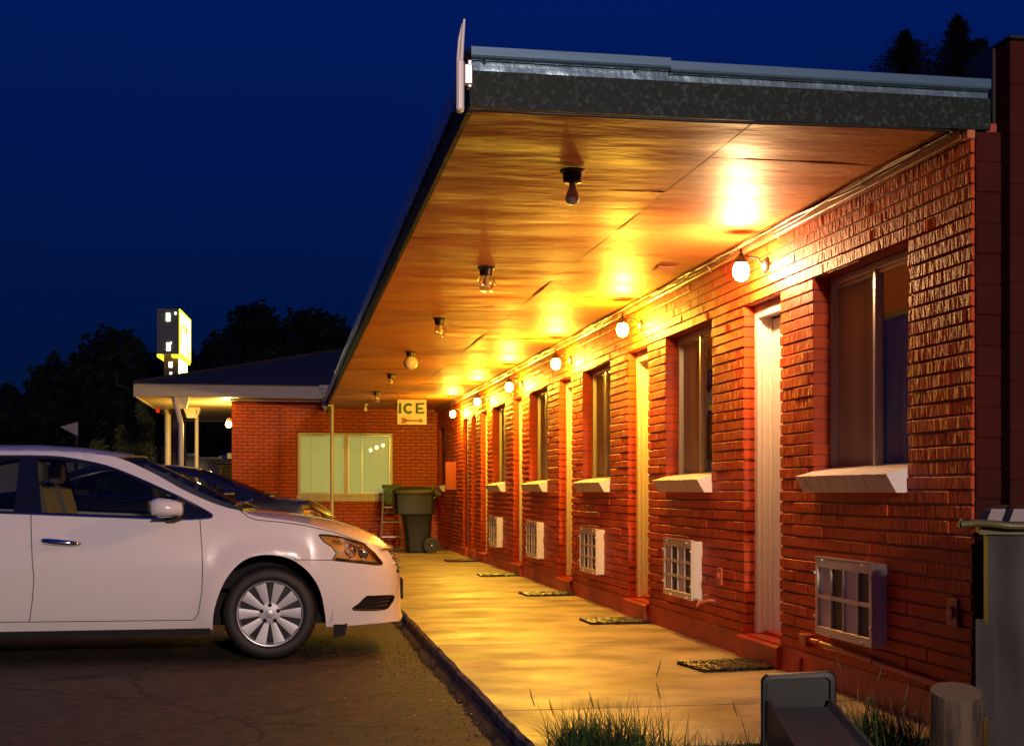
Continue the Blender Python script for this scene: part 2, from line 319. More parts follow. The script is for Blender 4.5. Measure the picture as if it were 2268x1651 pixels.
# ------------------------------------------------------------------ motel
motel = empty('motel_building', (WX, 15, 0), 'long low red brick motel wing with white doors under a deep flat canopy', 'building')
WIN = [(5.87+n*2.935, 7.03+n*2.935) for n in range(5)]
DOOR = [(7.52+n*2.935, 8.17+n*2.935) for n in range(5)]
OPEN = [(a, b, 1.18, 2.39) for a, b in WIN+[(24.45, 25.45)]]+[(a, b, .25, 2.39) for a, b in DOOR+[(20.45, 20.95), (21.35, 21.95)]]
ZB = 2.39-32*PC
def spans(z0, z1, y0=YC0, y1=YC1):
    cuts = sorted((a, b) for a, b, lo, hi in OPEN if min(hi, z1)-max(lo, z0) > .5*(z1-z0)-.001)
    out = []; p = y0
    for a, b in cuts:
        if a > p: out.append((p, a))
        p = b
    if y1 > p: out.append((p, y1))
    return out
bw = MB(); BL = .405
k = 0; z = ZB
while z < 2.74:
    z1 = z+PC
    for a, b in spans(z, z1):
        off = 5.28+(BL/2 if k % 2 else 0)
        cuts = [a]+[y for y in (off+i*BL for i in range(-2, 80)) if a+.07 < y < b-.07]+[b]
        for i, (u, w) in enumerate(zip(cuts, cuts[1:])):
            ea = i == 0 and a > YC0+.1; eb = i == len(cuts)-2 and b < YC1-.1
            jit = random.uniform(-.004, .004)
            u2 = u+(random.uniform(-.010, .004) if ea else .0014); w2 = w-(random.uniform(-.010, .004) if eb else .0014)
            zz0 = z+.0055+random.uniform(-.001, .001); zz1 = z1-.0045+random.uniform(-.001, .001)
            near = u < 9; mid = u < 15
            nu = max(2, int((w2-u2)/(.011 if near else .035 if mid else .08))); nv = 4 if near else 3 if mid else 2
            vs = []
            for j in range(nv+1):
                for i2 in range(nu+1):
                    fy, fz = i2/nu, j/nv; fz = (0, .05, .5, .95, 1)[j] if nv == 4 else (0, .08, .92, 1)[j] if nv == 3 else fz; y = lerp(u2, w2, fy); zz = lerp(zz0, zz1, fz)
                    edge = 1
                    d = .006+jit
                    q = noise.noise(Vector((y*26, zz*9, k*3.1)))*.22+noise.noise(Vector((y*75, zz*14, k*3.1)))*.5+noise.noise(Vector((y*190, zz*60, k*1.7)))*.2
                    d += (.0058 if nv > 2 else .005)*(q+.35)
                    if j in (0, nv): d -= .004+.003*abs(noise.noise(Vector((y*40, k, 0))))
                    vs.append((WX-d, y, zz))
            n0 = len(vs)
            bw.add(vs, [(j*(nu+1)+i2, j*(nu+1)+i2+1, (j+1)*(nu+1)+i2+1, (j+1)*(nu+1)+i2) for j in range(nv) for i2 in range(nu)], 0)
            # returns to the joints, ends and undersides
            xb = WX+.11
            rb = [vs[i2] for i2 in range(nu+1)]; rt = [vs[nv*(nu+1)+i2] for i2 in range(nu+1)]
            bw.add(rb+[(WX+.012, p[1], p[2]) for p in rb], [(i2, i2+1, nu+2+i2, nu+1+i2) for i2 in range(nu)], 1)
            bw.add(rt+[(WX+.012, p[1], p[2]) for p in rt], [(i2, i2+1, nu+2+i2, nu+1+i2) for i2 in range(nu)], 1)
            for e_, ends in ((0, ea), (nu, eb)):
                col = [vs[j*(nu+1)+e_] for j in range(nv+1)]; xx = xb if ends else WX+.012
                bw.add(col+[(xx, p[1], p[2]) for p in col], [(j, j+1, nv+2+j, nv+1+j) for j in range(nv)], 1)
                if ends: bw.add([(WX, col[0][1], zz0), (xb, col[0][1], zz0), (xb, lerp(u2, w2, .5), zz0), (WX, lerp(u2, w2, .5), zz0)], [(0, 1, 2, 3)], 1)
    # backing wall, slightly inside the brick faces
    for a, b in spans(z, z1):
        a2 = a+(.007 if a > YC0+.1 else .004); b2 = b-(.007 if b < YC1-.1 else 0)
        bw.box(WX+.004, WX+.112, a2, b2, z, z1, 2)
    z = z1; k += 1
ZT = z
bw.build('brick_wall', [M['brick'], M['jamb'], M['mortar']], motel, fix=False)
pl = MB()
N = 260; vs = []
for i in range(N+1):
    y = lerp(YC0, YC1, i/N)
    for zz in (-.05, ZW+.03, ZB-.05, ZB+.004):
        vs.append((WX-.010-.006*noise.noise(Vector((y*4, zz*9, 0)))-(.008 if zz < .15 else 0), y, zz))
pl.add(vs, [(4*i+k, 4*i+k+1, 4*i+k+5, 4*i+k+4) for i in range(N) for k in range(3)])
pl.box(WX+.002, WX+.112, YC0+.002, YC1, -.05, ZB+.002)
pl.build('plinth', M['plinth'], motel, smooth=60)
for a, b, lo, hi in OPEN:
    hd = MB(); hd.box(WX+.008, WX+.25, a-.002, b+.002, 2.392, 2.44); hd.build('lintel', M['jamb'], motel)
inn = MB()   # rooms behind the wall, flat roof
inn.box(WX+.45, WX+6, YC0+.1, YC1, -.05, 2.95)
inn.build('rooms', M['room'], motel)
cor = MB()   # smooth brick return of the corner
zz = -.05; kk = 0
while zz < 2.74:
    h = .0667*2 if kk % 3 else .0667*2
    cor.bbox(WX+.006, WX+.125, YC0-.012-.003*(kk % 2), YC0+.06, zz+.002, zz+h-.004, .003); zz += h; kk += 1
cor.box(WX+.008, WX+.12, YC0-.006, YC0+.05, -.05, 2.75, 0)
cor.build('corner_brick', M['block'], motel)

# windows
def window(a, b, first=False):
    w0, w1 = a+.0, b-.0; xf = WX+.095; f = MB(); t = .032
    z0, z1 = 1.262, 2.388
    f.bbox(xf, xf+.06, w0+.004, w0+t, z0, z1, .004); f.bbox(xf, xf+.06, w1-t, w1-.004, z0, z1, .004)
    f.bbox(xf, xf+.06, w0+t, w1-t, z1-.042, z1, .004); f.bbox(xf, xf+.06, w0+t, w1-t, z0, z0+.036, .004)
    mid = (a+b)/2
    f.bbox(xf-.004, xf+.05, mid-.015, mid+.017, z0+.037, z1-.043, .004)
    o = f.build('window', M['alu'], motel)
    s = MB()   # inner sliding sash
    for y0, y1, dx in ((w0+t, mid-.015, .012), (mid+.017, w1-t, .026)):
        s.box(xf+dx, xf+dx+.018, y0+.001, y0+.016, z0+.038, z1-.044); s.box(xf+dx, xf+dx+.018, y1-.016, y1-.001, z0+.038, z1-.044)
        s.box(xf+dx, xf+dx+.018, y0+.017, y1-.017, z1-.064, z1-.044); s.box(xf+dx, xf+dx+.018, y0+.017, y1-.017, z0+.038, z0+.062)
    s.build('sash', M['alu'], o)
    for y0, y1, dx in ((w0+t, mid-.015, .020), (mid+.017, w1-t, .034)):
        p = MB(); p.add([(xf+dx, y0+.016, z0+.06), (xf+dx, y1-.016, z0+.06), (xf+dx, y1-.016, z1-.062), (xf+dx, y0+.016, z1-.062)], [(0, 1, 2, 3)])
        p.build('pane', M['glass'] if dx < .03 else M['screen'], o, fix=False)
    c = MB(); n = 60; vs = []
    for i in range(n+1):
        y = lerp(w0+.02, w1-.02, i/n); x = xf+.085+.030*sin(i*.62+a)+.012*noise.noise(Vector((y*9, 0, a)))
        vs += [(x, y, z0+.01), (x+.006*sin(i*1.7), y, z1-.02)]
    c.add(vs, [(2*i, 2*i+2, 2*i+3, 2*i+1) for i in range(n)])
    c.build('curtain', M['curtain'], o, smooth=True, fix=False)
    rv = MB(); rv.box(xf+.11, xf+.30, w0-.03, w0-.005, z0-.05, z1+.03); rv.box(xf+.11, xf+.30, w1+.005, w1+.03, z0-.05, z1+.03); rv.box(xf+.20, xf+.22, w0-.004, w1+.004, z0-.05, z1)
    rv.build('window_recess', M['room'], o)
    # sloping white painted brick sill
    sl = MB(); nb = int(round((b-a-.02)/.058)); st = (b-a-.016)/nb
    for i in range(nb):
        y0 = a+.012+i*st; j = random.uniform(-.0012, .0012)
        y0b = y0-.045*0
        prof = [(WX-.115+j, 1.268+j), (WX-.062+j, 1.178), (WX-.002, 1.178), (WX+.10, 1.21), (WX+.10, 1.318), (WX, 1.300+j)]
        sl.prism(prof, 1, y0, y0+st-.004) if False else sl.add([(p[0], y0+.001, p[1]) for p in prof]+[(p[0], y0+st-.0006, p[1]) for p in prof], [(0, 1, 2, 3, 4, 5), (11, 10, 9, 8, 7, 6)]+[(q, (q+1) % 6, 6+(q+1) % 6, 6+q) for q in range(6)])
    sl.prism([(WX-.108, 1.264), (WX-.058, 1.182), (WX+.10, 1.19), (WX+.10, 1.312), (WX, 1.295)], 1, a+.022, b-.012)
    sl.build('sill', M['whiteblk'], o)
    return o
for a, b in WIN: window(a, b)
window(24.45, 25.45)
# doors
def door(a, b, narrow=False):
    xs = WX+.165
    d = MB(); d.bbox(xs, xs+.04, a+.04, b-.062, .275, 2.30, .003)
    for z0, z1 in ((.40, 1.15), (1.28, 2.18)):
        pass
    o = d.build('door', M['door'], motel)
    f = MB()
    x0 = WX+.068
    for y0, y1 in ((a-.004, a+.055), (b-.060, b+.004)):
        f.bbox(x0, x0+.03, y0, y1, .262, 2.388, .004); f.bbox(x0+.031, x0+.17, y0+(.0 if y0 < a+.01 else .012), y1-(.012 if y0 < a+.01 else .0), .262, 2.386, .003)
    f.bbox(x0, x0+.03, a+.056, b-.061, 2.305, 2.388, .004); f.bbox(x0+.031, x0+.17, a+.056, b-.061, 2.318, 2.386, .003)
    f.bbox(xs-.016, xs-.001, a+.044, a+.06, .275, 2.30, .003)
    f.bbox(xs-.022, xs-.001, b-.075, b-.0605, .275, 2.316, .003)
    f.build('door_frame', M['door'], o)
    h = MB(); h.lathe([(0, -.06), (.02, -.058), (.026, -.045), (.02, -.03), (.012, -.02), (.026, -.004), (.028, 0)], (xs, a+.10, 1.12), 14, axis=0)
    h.build('door_knob', M['alu'], o, smooth=True)
    n = MB()
    for zz in (1.02, .62): n.lathe([(0, -.012), (.008, -.010), (.010, 0)], (x0+.10, b-.0605, zz), 8, axis=0)
    s = MB(); zt = .252
    s.add([(WX-.045, a-.03, zt-.012), (WX-.03, a-.03, zt), (WX+.21, a-.03, zt), (WX+.21, b+.03, zt), (WX-.03, b+.03, zt), (WX-.045, b+.03, zt-.012), (WX-.05, b+.03, .05), (WX-.05, a-.03, .05)],
          [(1, 2, 3, 4), (0, 1, 4, 5), (7, 0, 5, 6), (7, 6, 5, 4, 3, 2, 1, 0)][:3]+[(0, 7, 2, 1), (5, 4, 3, 6), (2, 7, 6, 3)])
    s.box(WX+.11, WX+.20, a+.056, b-.061, zt+.001, zt+.03)
    s.build('door_step', M['plinth'], o)
    r = MB(); r.box(xs+.06, xs+.08, a-.02, b+.02, .2, 2.45); r.build('door_backing', M['room'], o)
for a, b in DOOR: door(a, b)
door(20.45, 20.95); door(21.35, 21.95)

# ------------------------------------------------------------------ canopy
def wavy_bottom(y): return SOF-.006*noise.noise(Vector((y*.8, 2, 0)))
can = MB()
XJ = 2.005
jl = [5.28, 6.78, 8.28, 9.78, 11.28, 12.78, 14.28, 15.78, 17.28, 18.78, 20.28, 21.78, 23.28, 25.74]
jr = [5.28, 6.05, 7.55, 9.05, 10.55, 12.05, 13.55, 15.05, 16.55, 18.05, 19.55, 21.05, 22.55, 24.05, 25.74]
for xs, ys in (((CX0+.01, XJ-.005), jl), ((XJ+.004, WX+.06), jr)):
    for i, (a, b) in enumerate(zip(ys, ys[1:])):
        ny = max(2, int((b-a)/.12)); nx = 10; vs = []; ph = random.random()*9
        for j in range(ny+1):
            for q in range(nx+1):
                x = lerp(xs[0], xs[1], q/nx); y = lerp(a+.004, b-.004, j/ny)
                sag = .010*noise.noise(Vector((x*1.1, y*.9, ph)))
                vs.append((x, y, SOF+sag-.004*abs(j/ny-.5)*2*random.random()))
        can.add(vs, [(j*(nx+1)+q, j*(nx+1)+q+1, (j+1)*(nx+1)+q+1, (j+1)*(nx+1)+q) for j in range(ny) for q in range(nx)])
        can.box(xs[0], xs[1], a+.003, b-.003, SOF+.022, SOF+.03)
canopy = can.build('canopy', M['soffit'], motel, smooth=True, fix=False)
rf = MB(); rf.box(CX0+.03, WX+6, 5.32, 25.74, SOF+.06, 2.90); rf.box(CX0+.03, WX+.5, 5.36, 25.74, SOF+.032, SOF+.059)
rf.build('roof_deck', M['room'], canopy)
st = MB(); vs = []; N = 60   # sagging galvanised strip across the front
for i in range(N+1):
    x = lerp(CX0-.01, WX+.06, i/N); zb = 2.738+.012*i/N-.006*sin(pi*i/N)+.003*noise.noise(Vector((x*4, 0, 0)))
    vs += [(x, 5.243, zb), (x, 5.243, 2.885), (x, 5.275, 2.885), (x, 5.262, zb)]
st.add(vs, [(4*i+k, 4*i+(k+1) % 4, 4*i+4+(k+1) % 4, 4*i+4+k) for i in range(N) for k in range(4)]+[(0, 1, 2, 3), (4*N, 4*N+3, 4*N+2, 4*N+1)])
st.build('fascia_strip', M['galv'], canopy)
fl = MB(); vs = []; N = 160
for i in range(N+1):
    x = lerp(CX0-.005, WX+.05, i/N)
    for q, zz in enumerate((2.882, 2.905, 2.925, 2.946)):
        vs.append((x, 5.250+.004*noise.noise(Vector((x*5, zz*40, 0)))+.010*(q-1.5)*.2, zz))
fl.add(vs, [(4*i+q, 4*i+q+1, 4*i+q+5, 4*i+q+4) for i in range(N) for q in range(3)])
for x in (.79, 1.42, 1.62, 2.30, 2.55, 2.83):
    fl.lathe([(0, -.008), (.006, -.006), (.008, 0)], (x, 5.247, 2.918), 8, axis=1)
fl.build('flashing', M['flash'], canopy, smooth=60, fix=False)
gu = MB()
for x0, x1, dz in ((CX0-.012, 1.565, 0), (1.565, WX+.045, -.012)):
    pr = [(5.215, 2.930), (5.211, 2.938), (5.213, 2.972), (5.222, 2.976), (5.30, 2.972), (5.30, 2.930), (5.232, 2.925)]
    gu.prism([(a_, b_+dz) for a_, b_ in pr], 0, x0, x1)
gu.build('gutter', M['gutter'], canopy)
# outer long edge: fascia board, metal strip, wavy edge of the ribbed roofing
fb = MB(); vs = []; N = 240
for i in range(N+1):
    y = lerp(5.245, 25.70, i/N); w = .006*noise.noise(Vector((y*1.3, 0, 0)))+.002*noise.noise(Vector((y*9, 0, 0)))
    vs += [(CX0-.012+w, y, 2.745+w), (CX0-.018+w, y, 2.86), (CX0+.012, y, 2.86), (CX0+.012, y, 2.745+w)]
fb.add(vs, [(4*i+k, 4*i+(k+1) % 4, 4*i+4+(k+1) % 4, 4*i+4+k) for i in range(N) for k in range(4)]+[(0, 1, 2, 3), (4*N, 4*N+3, 4*N+2, 4*N+1)])
fb.build('edge_strip', M['galv'], canopy)
rb = MB(); vs = []; N = 900
for i in range(N+1):
    y = lerp(5.23, 25.70, i/N); ph = (y/.17) % 1
    wv = .010*(1-abs(2*ph-1))**.6; saw = .022*ph
    vs += [(CX0-.030-wv, y, 2.822+saw), (CX0-.036-wv, y, 2.90), (CX0-.030-.3*wv, y, 2.965), (CX0+.08, y, 2.968)]
rb.add(vs, [(4*i+k, 4*i+k+1, 4*i+5+k, 4*i+4+k) for i in range(N) for k in range(3)])
rb.build('roof_edge', M['roofmetal'], canopy, fix=False)
tb = MB(); tb.bbox(WX-.045, WX-.016, 5.31, 25.7, 2.722, SOF-.012, .004)
tb.bbox(WX-.042, WX-.005, 5.252, 5.308, 2.712, 2.765, .004)
tb.build('trim_board', M['trimwood'], canopy)
vt = MB()
vt.box(2.60, 2.74, 8.98, 9.14, SOF-.016, SOF-.008)
for i in range(7): vt.box(2.61, 2.73, 8.993+i*.02, 9.003+i*.02, SOF-.020, SOF-.0165)
vt.build('soffit_vent', M['trimwood'], canopy)
# cables slung along the joint of wall and canopy
cb = MB(); rr = random.Random(3)
for q, (dx, dz, rad) in enumerate(((.055, -.020, .006), (.062, -.040, .004), (.075, -.024, .005))):
    path = []
    for i in range(240):
        y = 5.36+i*.085
        path.append((WX-dx+.006*noise.noise(Vector((y*1.9, q*5, 0))), y, SOF+dz-.010*abs(sin(y*2.1+q*1.3))+.010*noise.noise(Vector((y*2.3, q*5, 1)))))
    cb.tube(path, rad, 6, mi=0 if q == 1 else 1)
for y in [5.6+i*.62 for i in range(32)]:
    cb.tube([(WX-.047, y, SOF-.005), (WX-.09, y, SOF-.02), (WX-.075, y, SOF-.055), (WX-.045, y+.004, SOF-.09)], .002, 5, mi=0)
cb.tube([(WX-.06, 5.36, SOF-.02), (WX-.075, 5.30, SOF-.035), (WX-.12, 5.262, SOF-.045), (WX-.4, 5.252, 2.742), (WX-1.2, 5.249, 2.728), (1.0, 5.249, 2.726), (.80, 5.235, 2.722), (.72, 5.2, 2.705)], .007, 8, mi=0)
cbo = cb.build('cable_run', [M['cable'], M['cablel']], loc=(WX-.06, 5.36, SOF-.03), smooth=60)
tag(cbo, 'bundle of dark cables slung under the canopy along the top of the brick wall', 'cables')

# block wall of the taller neighbour
nb = empty('block_building', (3.1, 5.3, 0), 'tall dark red block wall rising above the roof at the right edge', 'building')
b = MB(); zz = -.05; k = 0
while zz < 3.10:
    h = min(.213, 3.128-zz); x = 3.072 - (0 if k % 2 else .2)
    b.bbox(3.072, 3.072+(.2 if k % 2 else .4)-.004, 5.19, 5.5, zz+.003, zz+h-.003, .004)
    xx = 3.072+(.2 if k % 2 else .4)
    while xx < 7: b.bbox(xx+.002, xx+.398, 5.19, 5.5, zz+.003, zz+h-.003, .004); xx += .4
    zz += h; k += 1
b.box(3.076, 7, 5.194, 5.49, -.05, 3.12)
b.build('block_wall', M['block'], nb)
b = MB(); b.bbox(3.062, 7, 5.18, 5.52, 3.130, 3.146, .004); b.bbox(3.052, 3.069, 5.30, 5.5, 2.60, 3.128, .003)
b.build('parapet_cap', M['black'], nb)

# ------------------------------------------------------------------ wall lamps
LY = [7.747, 10.65, 13.40, 16.30, 19.10, 22.0]
LZ = [2.555, 2.547, 2.525, 2.51, 2.51, 2.50]
def wall_lamp(i, y, z, colr, pw, label):
    x = 2.775
    r = empty('wall_lamp', (WX, y, z), label, 'wall lamp', 'lit lantern lamps on the brick wall over the doors')
    p = MB(); p.lathe([(0, -.030), (.028, -.028), (.045, -.014), (.050, 0)], (WX-.012, y, z+.03), 18, axis=0); p.build('wall_plate', M['black'], r, smooth=True)
    a = MB(); a.tube([(WX-.03, y, z+.03), (WX-.07, y, z+.075), (x+.03, y, z+.085), (x+.005, y, z+.078)], .007, 8); a.build('arm', M['black'], r, smooth=60)
    c = MB(); c.lathe([(0, .135), (.006, .132), (.010, .118), (.005, .108), (.012, .102), (.020, .092), (.034, .078), (.042, .055), (.043, .040), (.036, .038)], (x, y, z), 18); c.build('cap', M['black'], r, smooth=True)
    gl = MB(); gl.lathe([(.030, .040), (.044, .026), (.052, 0), (.048, -.036), (.034, -.062), (.012, -.072), (0, -.073)], (x, y, z), 20); 
    gl.build('glass_shade', lit_glass('lit_shade_'+str(i), colr, 30), r, smooth=True)
    L = bpy.data.lights.new('lamp_light', 'POINT'); lo = bpy.data.objects.new('lamp_light', L); COL.objects.link(lo)
    lo.parent = r; lo.location = (x-WX, 0, 0-.004); L.energy = pw; L.color = colr; L.shadow_soft_size = .042
    gl_o = r.children[-1] if False else None
    return r
LC = [((1, .58, .25), 98), ((1, .53, .045), 165), ((1, .56, .05), 150), ((1, .61, .05), 145), ((1, .65, .05), 140), ((1, .68, .06), 120)]
LL = ['lit lantern lamp with a pinkish white glow over the nearest door', 'lit yellow lantern lamp over the second door from the camera', 'lit yellow lantern lamp over the third door from the camera',
      'lit yellow lantern lamp over the fourth door from the camera', 'lit yellow lantern lamp over the fifth door from the camera', 'lit yellow lantern lamp farthest from the camera, above the red board']
for i in range(6): wall_lamp(i, LY[i], LZ[i], *LC[i], LL[i])

# ------------------------------------------------------------------ air conditioners
def ac_unit(y0, rows, label, loc_y):
    r = empty('air_conditioner', (WX, y0, .6), label, 'air conditioner', 'air conditioners set in the brick wall')
    xf = WX-.085; y1 = y0+.70; z0, z1 = .408, .822
    if rows == 3: z0 = .40
    s = MB(); s.bbox(xf+.012, WX+.02, y0, y1, z0, z1, .004); s.build('sleeve', M['acbody'], r)
    f = MB(); xs = (xf-.004, xf+.011)
    cols = [y0+.028, y0+.17, y0+.34, y0+.50, y0+.665]; t = .020
    zr = [z0+.045+(z1-z0-.09)*k/rows for k in range(rows+1)]
    f.bbox(*xs, y0-.002, y0+.030, z0-.002, z1+.002, .003); f.bbox(*xs, y1-.030, y1+.002, z0-.002, z1+.002, .003)
    f.bbox(*xs, y0+.030, y1-.030, z0-.002, z0+.045, .003); f.bbox(*xs, y0+.030, y1-.030, z1-.05, z1+.002, .003)
    for c_ in cols[1:-1]: f.box(xs[0]+.001, xs[1]-.001, c_-.006, c_+.006, z0+.044, z1-.048)
    for zc in zr[1:-1]: f.box(xs[0]+.002, xs[1]-.002, y0+.029, y1-.029, zc-.011, zc+.011)
    f.box(xf-.008, xf+.02, y0-.004, y1+.004, z1+.003, z1+.009)
    f.build('grille_frame', M['acframe'], r)
    for ci in range(4):
        a_, b_ = cols[ci], cols[ci+1]
        for ri in range(rows):
            q = MB()
            n = 8
            for k in range(n):
                u, w = lerp(a_+.004, b_-.004, k/n), lerp(a_+.004, b_-.004, (k+1)/n)
                dx = .010
                q.add([(xf+dx, u, zr[ri]), (xf+dx, w, zr[ri]), (xf+dx, w, zr[ri+1]), (xf+dx, u, zr[ri+1])], [(0, 1, 2, 3)])
            q.build('bright_louvre_panel' if ci % 2 else 'louvre_panel', M['aclight' if ci % 2 else 'acdark'], r)  # pale and dark columns paint the reflections of alternately angled louvres
    cl = MB()
    for yy, zz in ((y0+.10, z1-.012), (y0+.60, z1-.008), (y0+.1, z0+.012), (y0+.5, z0+.01), (y1-.004, .5), (y1-.004, .74), (y0+.004, .5), (y0+.004, .75)):
        cl.bbox(xf-.014, xf-.004, yy-.008, yy+.008, zz-.006, zz+.006, .002)
    cl.build('clip', M['white'], r)
    return r
AL = ['cream framed air conditioner under the nearest window, with two rows of panels', 'cream framed air conditioner under the second window, with three rows of panels',
      'cream framed air conditioner under the third window from the camera', 'cream framed air conditioner under the fourth window from the camera', 'small looking air conditioner under the fifth window, farthest of its row']
ac_unit(6.10, 2, AL[0], 0)
u2 = ac_unit(6.10+2.935, 3, AL[1], 1)
for k in (2, 3): copy_tree(u2, (WX, 6.10+2.935*k, .6), AL[k])
ac_unit(6.10+2.935*4, 2, AL[4], 4)

# ------------------------------------------------------------------ pipes, outlets, board
p = MB(); xp = WX-.035
p.tube([(xp, 7.0, .345), (xp, 6.5, .338), (xp, 5.9, .318), (xp, 5.42, .300)], .015, 10)
for y in (6.88, 6.2, 5.5): p.tube([(xp, y+.012, .345 if y > 6.8 else .331 if y > 6 else .303), (xp, y-.012, .344 if y > 6.8 else .330 if y > 6 else .302)], .020, 10)
p.bbox(xp-.03, WX-.005, 7.0, 7.09, .305, .375, .004); p.bbox(xp-.02, WX-.005, 5.36, 5.42, .27, .33, .004)
tag(p.build('conduit_pipe', M['pipe'], loc=(xp, 6.2, .33), smooth=True), 'red painted pipe running low along the brick below the nearest air conditioner', 'pipe')
def outlet(y, z, label):
    r = empty('outlet_cover', (WX, y, z), label, 'outlet cover', 'painted outlet covers on the brick')
    a = MB(); a.bbox(WX-.026, WX-.004, y-.045, y+.045, z-.06, z+.06, .004); a.build('box', M['pipe'], r)
    a = MB(); a.lathe([(0, -.016), (.026, -.014), (.031, 0)], (WX-.026, y, z), 14, axis=0); a.build('cover_flap', M['pipe'], r, smooth=True)
outlet(5.42, .645, 'red painted outlet cover near the wall corner, left of the grey cabinet')
outlet(8.62, .60, 'red painted outlet cover on the brick pier beside the nearest door')
sp = empty('wall_spigot', (WX, 8.75, .41), 'red painted water tap sticking out of the brick low beside the nearest door', 'tap')
a = MB(); a.tube([(WX-.005, 8.75, .42), (WX-.05, 8.76, .425), (WX-.11, 8.78, .405), (WX-.125, 8.785, .38)], [.013, .012, .013, .011], 8); a.lathe([(0, -.012), (.026, -.010), (.028, 0)], (WX-.006, 8.75, .42), 12, axis=0); a.build('spout', M['pipe'], sp, smooth=60)
a = MB(); a.lathe([(.006, 0), (.006, .03), (.022, .032), (.022, .040), (0, .041)], (WX-.07, 8.765, .43), 10); a.build('tap_handle', M['pipe'], sp, smooth=60)
a = MB(); a.tube([(WX-.02, 7.18, .11), (WX-.02, 7.18, .21), (WX-.015, 7.18, .225)], .014, 8)
tag(a.build('pipe_stub', M['pipe'], loc=(WX-.02, 7.18, .11), smooth=60), 'short red painted pipe stub at the wall foot near the nearest door', 'pipe')
a = MB(); a.bbox(WX-.20, WX-.01, 22.80, 22.84, 1.21, 1.70, .004)
tag(a.build('wall_board', M['mortar'], loc=(WX, 22.8, 1.45)), 'plain red board standing out from the far end of the brick wall', 'board')

# ------------------------------------------------------------------ ceiling lamps
CLP = [(1.405, 6.378), (1.407, 9.24), (1.40, 12.05), (1.404, 15.0), (1.408, 17.9), (1.43, 21.1), (1.43, 24.1)]
def ceil_lamp(i, x, y, kind, label):
    r = empty('ceiling_lamp', (x, y, SOF), label, 'ceiling lamp', 'unlit ceiling lamps along the outer half of the canopy')
    b = MB(); b.lathe([(0, -.002), (.064, -.002), (.064, -.008), (.050, -.020), (.046, -.062), (.038, -.066), (0, -.066)] if kind != 'bare2' else [(0, -.002), (.06, -.002), (.055, -.024), (.03, -.04), (0, -.04)], (x, y, SOF-.006), 24)
    b.build('lamp_base', M['black'] if kind != 'bare2' else M['alu'], r, smooth=35)
    z = SOF-.070
    g = MB()
    if kind in ('bulb', 'bare2'):
        g.lathe([(.016, 0), (.018, -.02), (.024, -.04), (.034, -.062), (.036, -.080), (.030, -.098), (.016, -.108), (0, -.110)], (x, y, z+(.03 if kind == 'bare2' else 0)), 20); g.build('bulb', M['milk'], r, smooth=True)
    elif kind == 'globe':
        g.lathe([(.045, 0)]+[(.082*sin(t), -.075+.082*cos(t)) for t in [.55+k*(pi-.55)/12 for k in range(13)]], (x, y, z+.01), 24); g.build('globe_shade', M['milk'], r, smooth=True)
    else:
        g.lathe([(.046, 0), (.056, -.02), (.064, -.045), (.067, -.064), (.061, -.078), (.046, -.084), (.046, -.104), (.040, -.109), (0, -.110)], (x, y, z), 32, rib=.045); g.build('jar_shade', M['jar'], r, smooth=50)
        c = MB(); c.lathe([(.010, 0), (.014, -.015), (.024, -.038), (.024, -.052), (.012, -.068), (0, -.070)], (x, y, z), 14); c.build('bulb', M['milk'], r, smooth=True)
KL = ['unlit bare frosted bulb in a black holder, nearest lamp on the canopy ceiling', 'unlit ribbed glass jar lamp, second from the camera on the canopy ceiling', 'unlit ribbed glass jar lamp just nearer than the round globe lamp',
      'unlit white globe lamp on the canopy ceiling', 'unlit ribbed glass jar lamp just beyond the round globe lamp', 'unlit jar lamp up left of the ICE sign, last of the jar lamps', 'unlit small bare bulb on the far end of the ceiling left of the ICE sign']
for i, kd in enumerate(('bulb', 'jar', 'jar', 'globe', 'jar', 'jar', 'bare2')): ceil_lamp(i, *CLP[i], kd, KL[i])

# ------------------------------------------------------------------ doormats
def doormat(y, ang, label):
    b = MB(); rnd = random.Random(int(y*10)); r = .0
    L, D = .50, .40
    for i in range(26):
        for j in range(20):
            cx = -L/2+(i+.5)*L/26; cy = -D/2+(j+.5)*D/20
            a = (pi/4 if (i//2+j) % 2 else -pi/4)+rnd.uniform(-.3, .3); hl = .019; hw = .0055; hz = .012+rnd.uniform(0, .009)
            c, s = cos(a), sin(a); ca, sa = cos(ang), sin(ang); vs = []
            for u, v, zz in ((-hl, -hw, 0), (hl, -hw, 0), (hl, hw, 0), (-hl, hw, 0), (-hl*.6, -hw, hz), (hl*.6, -hw, hz), (hl*.6, hw, hz+.003), (-hl*.6, hw, hz+.003)):
                x = cx+u*c-v*s; yy = cy+u*s+v*c
                vs.append((2.665+x*ca-yy*sa, y+x*sa+yy*ca, ZW+.002+zz))
            b.add(vs, [(4, 5, 6, 7), (0, 1, 5, 4), (1, 2, 6, 5), (2, 3, 7, 6), (3, 0, 4, 7)])
    tag(b.build('doormat', M['matr'], loc=(2.665, y, ZW), fix=False), label, 'doormat', 'black rubber doormats in front of the doors')
for (y, a, l) in ((7.68, .12, 'woven black rubber doormat in front of the nearest door'), (10.48, .02, 'woven black rubber doormat in front of the second door'), (13.36, .03, 'woven black rubber doormat in front of the third door'),
                  (16.5, -.02, 'woven black rubber doormat in front of the fourth door'), (19.9, .1, 'farthest woven black doormat, in front of the fifth door')):
    doormat(y, a, l)
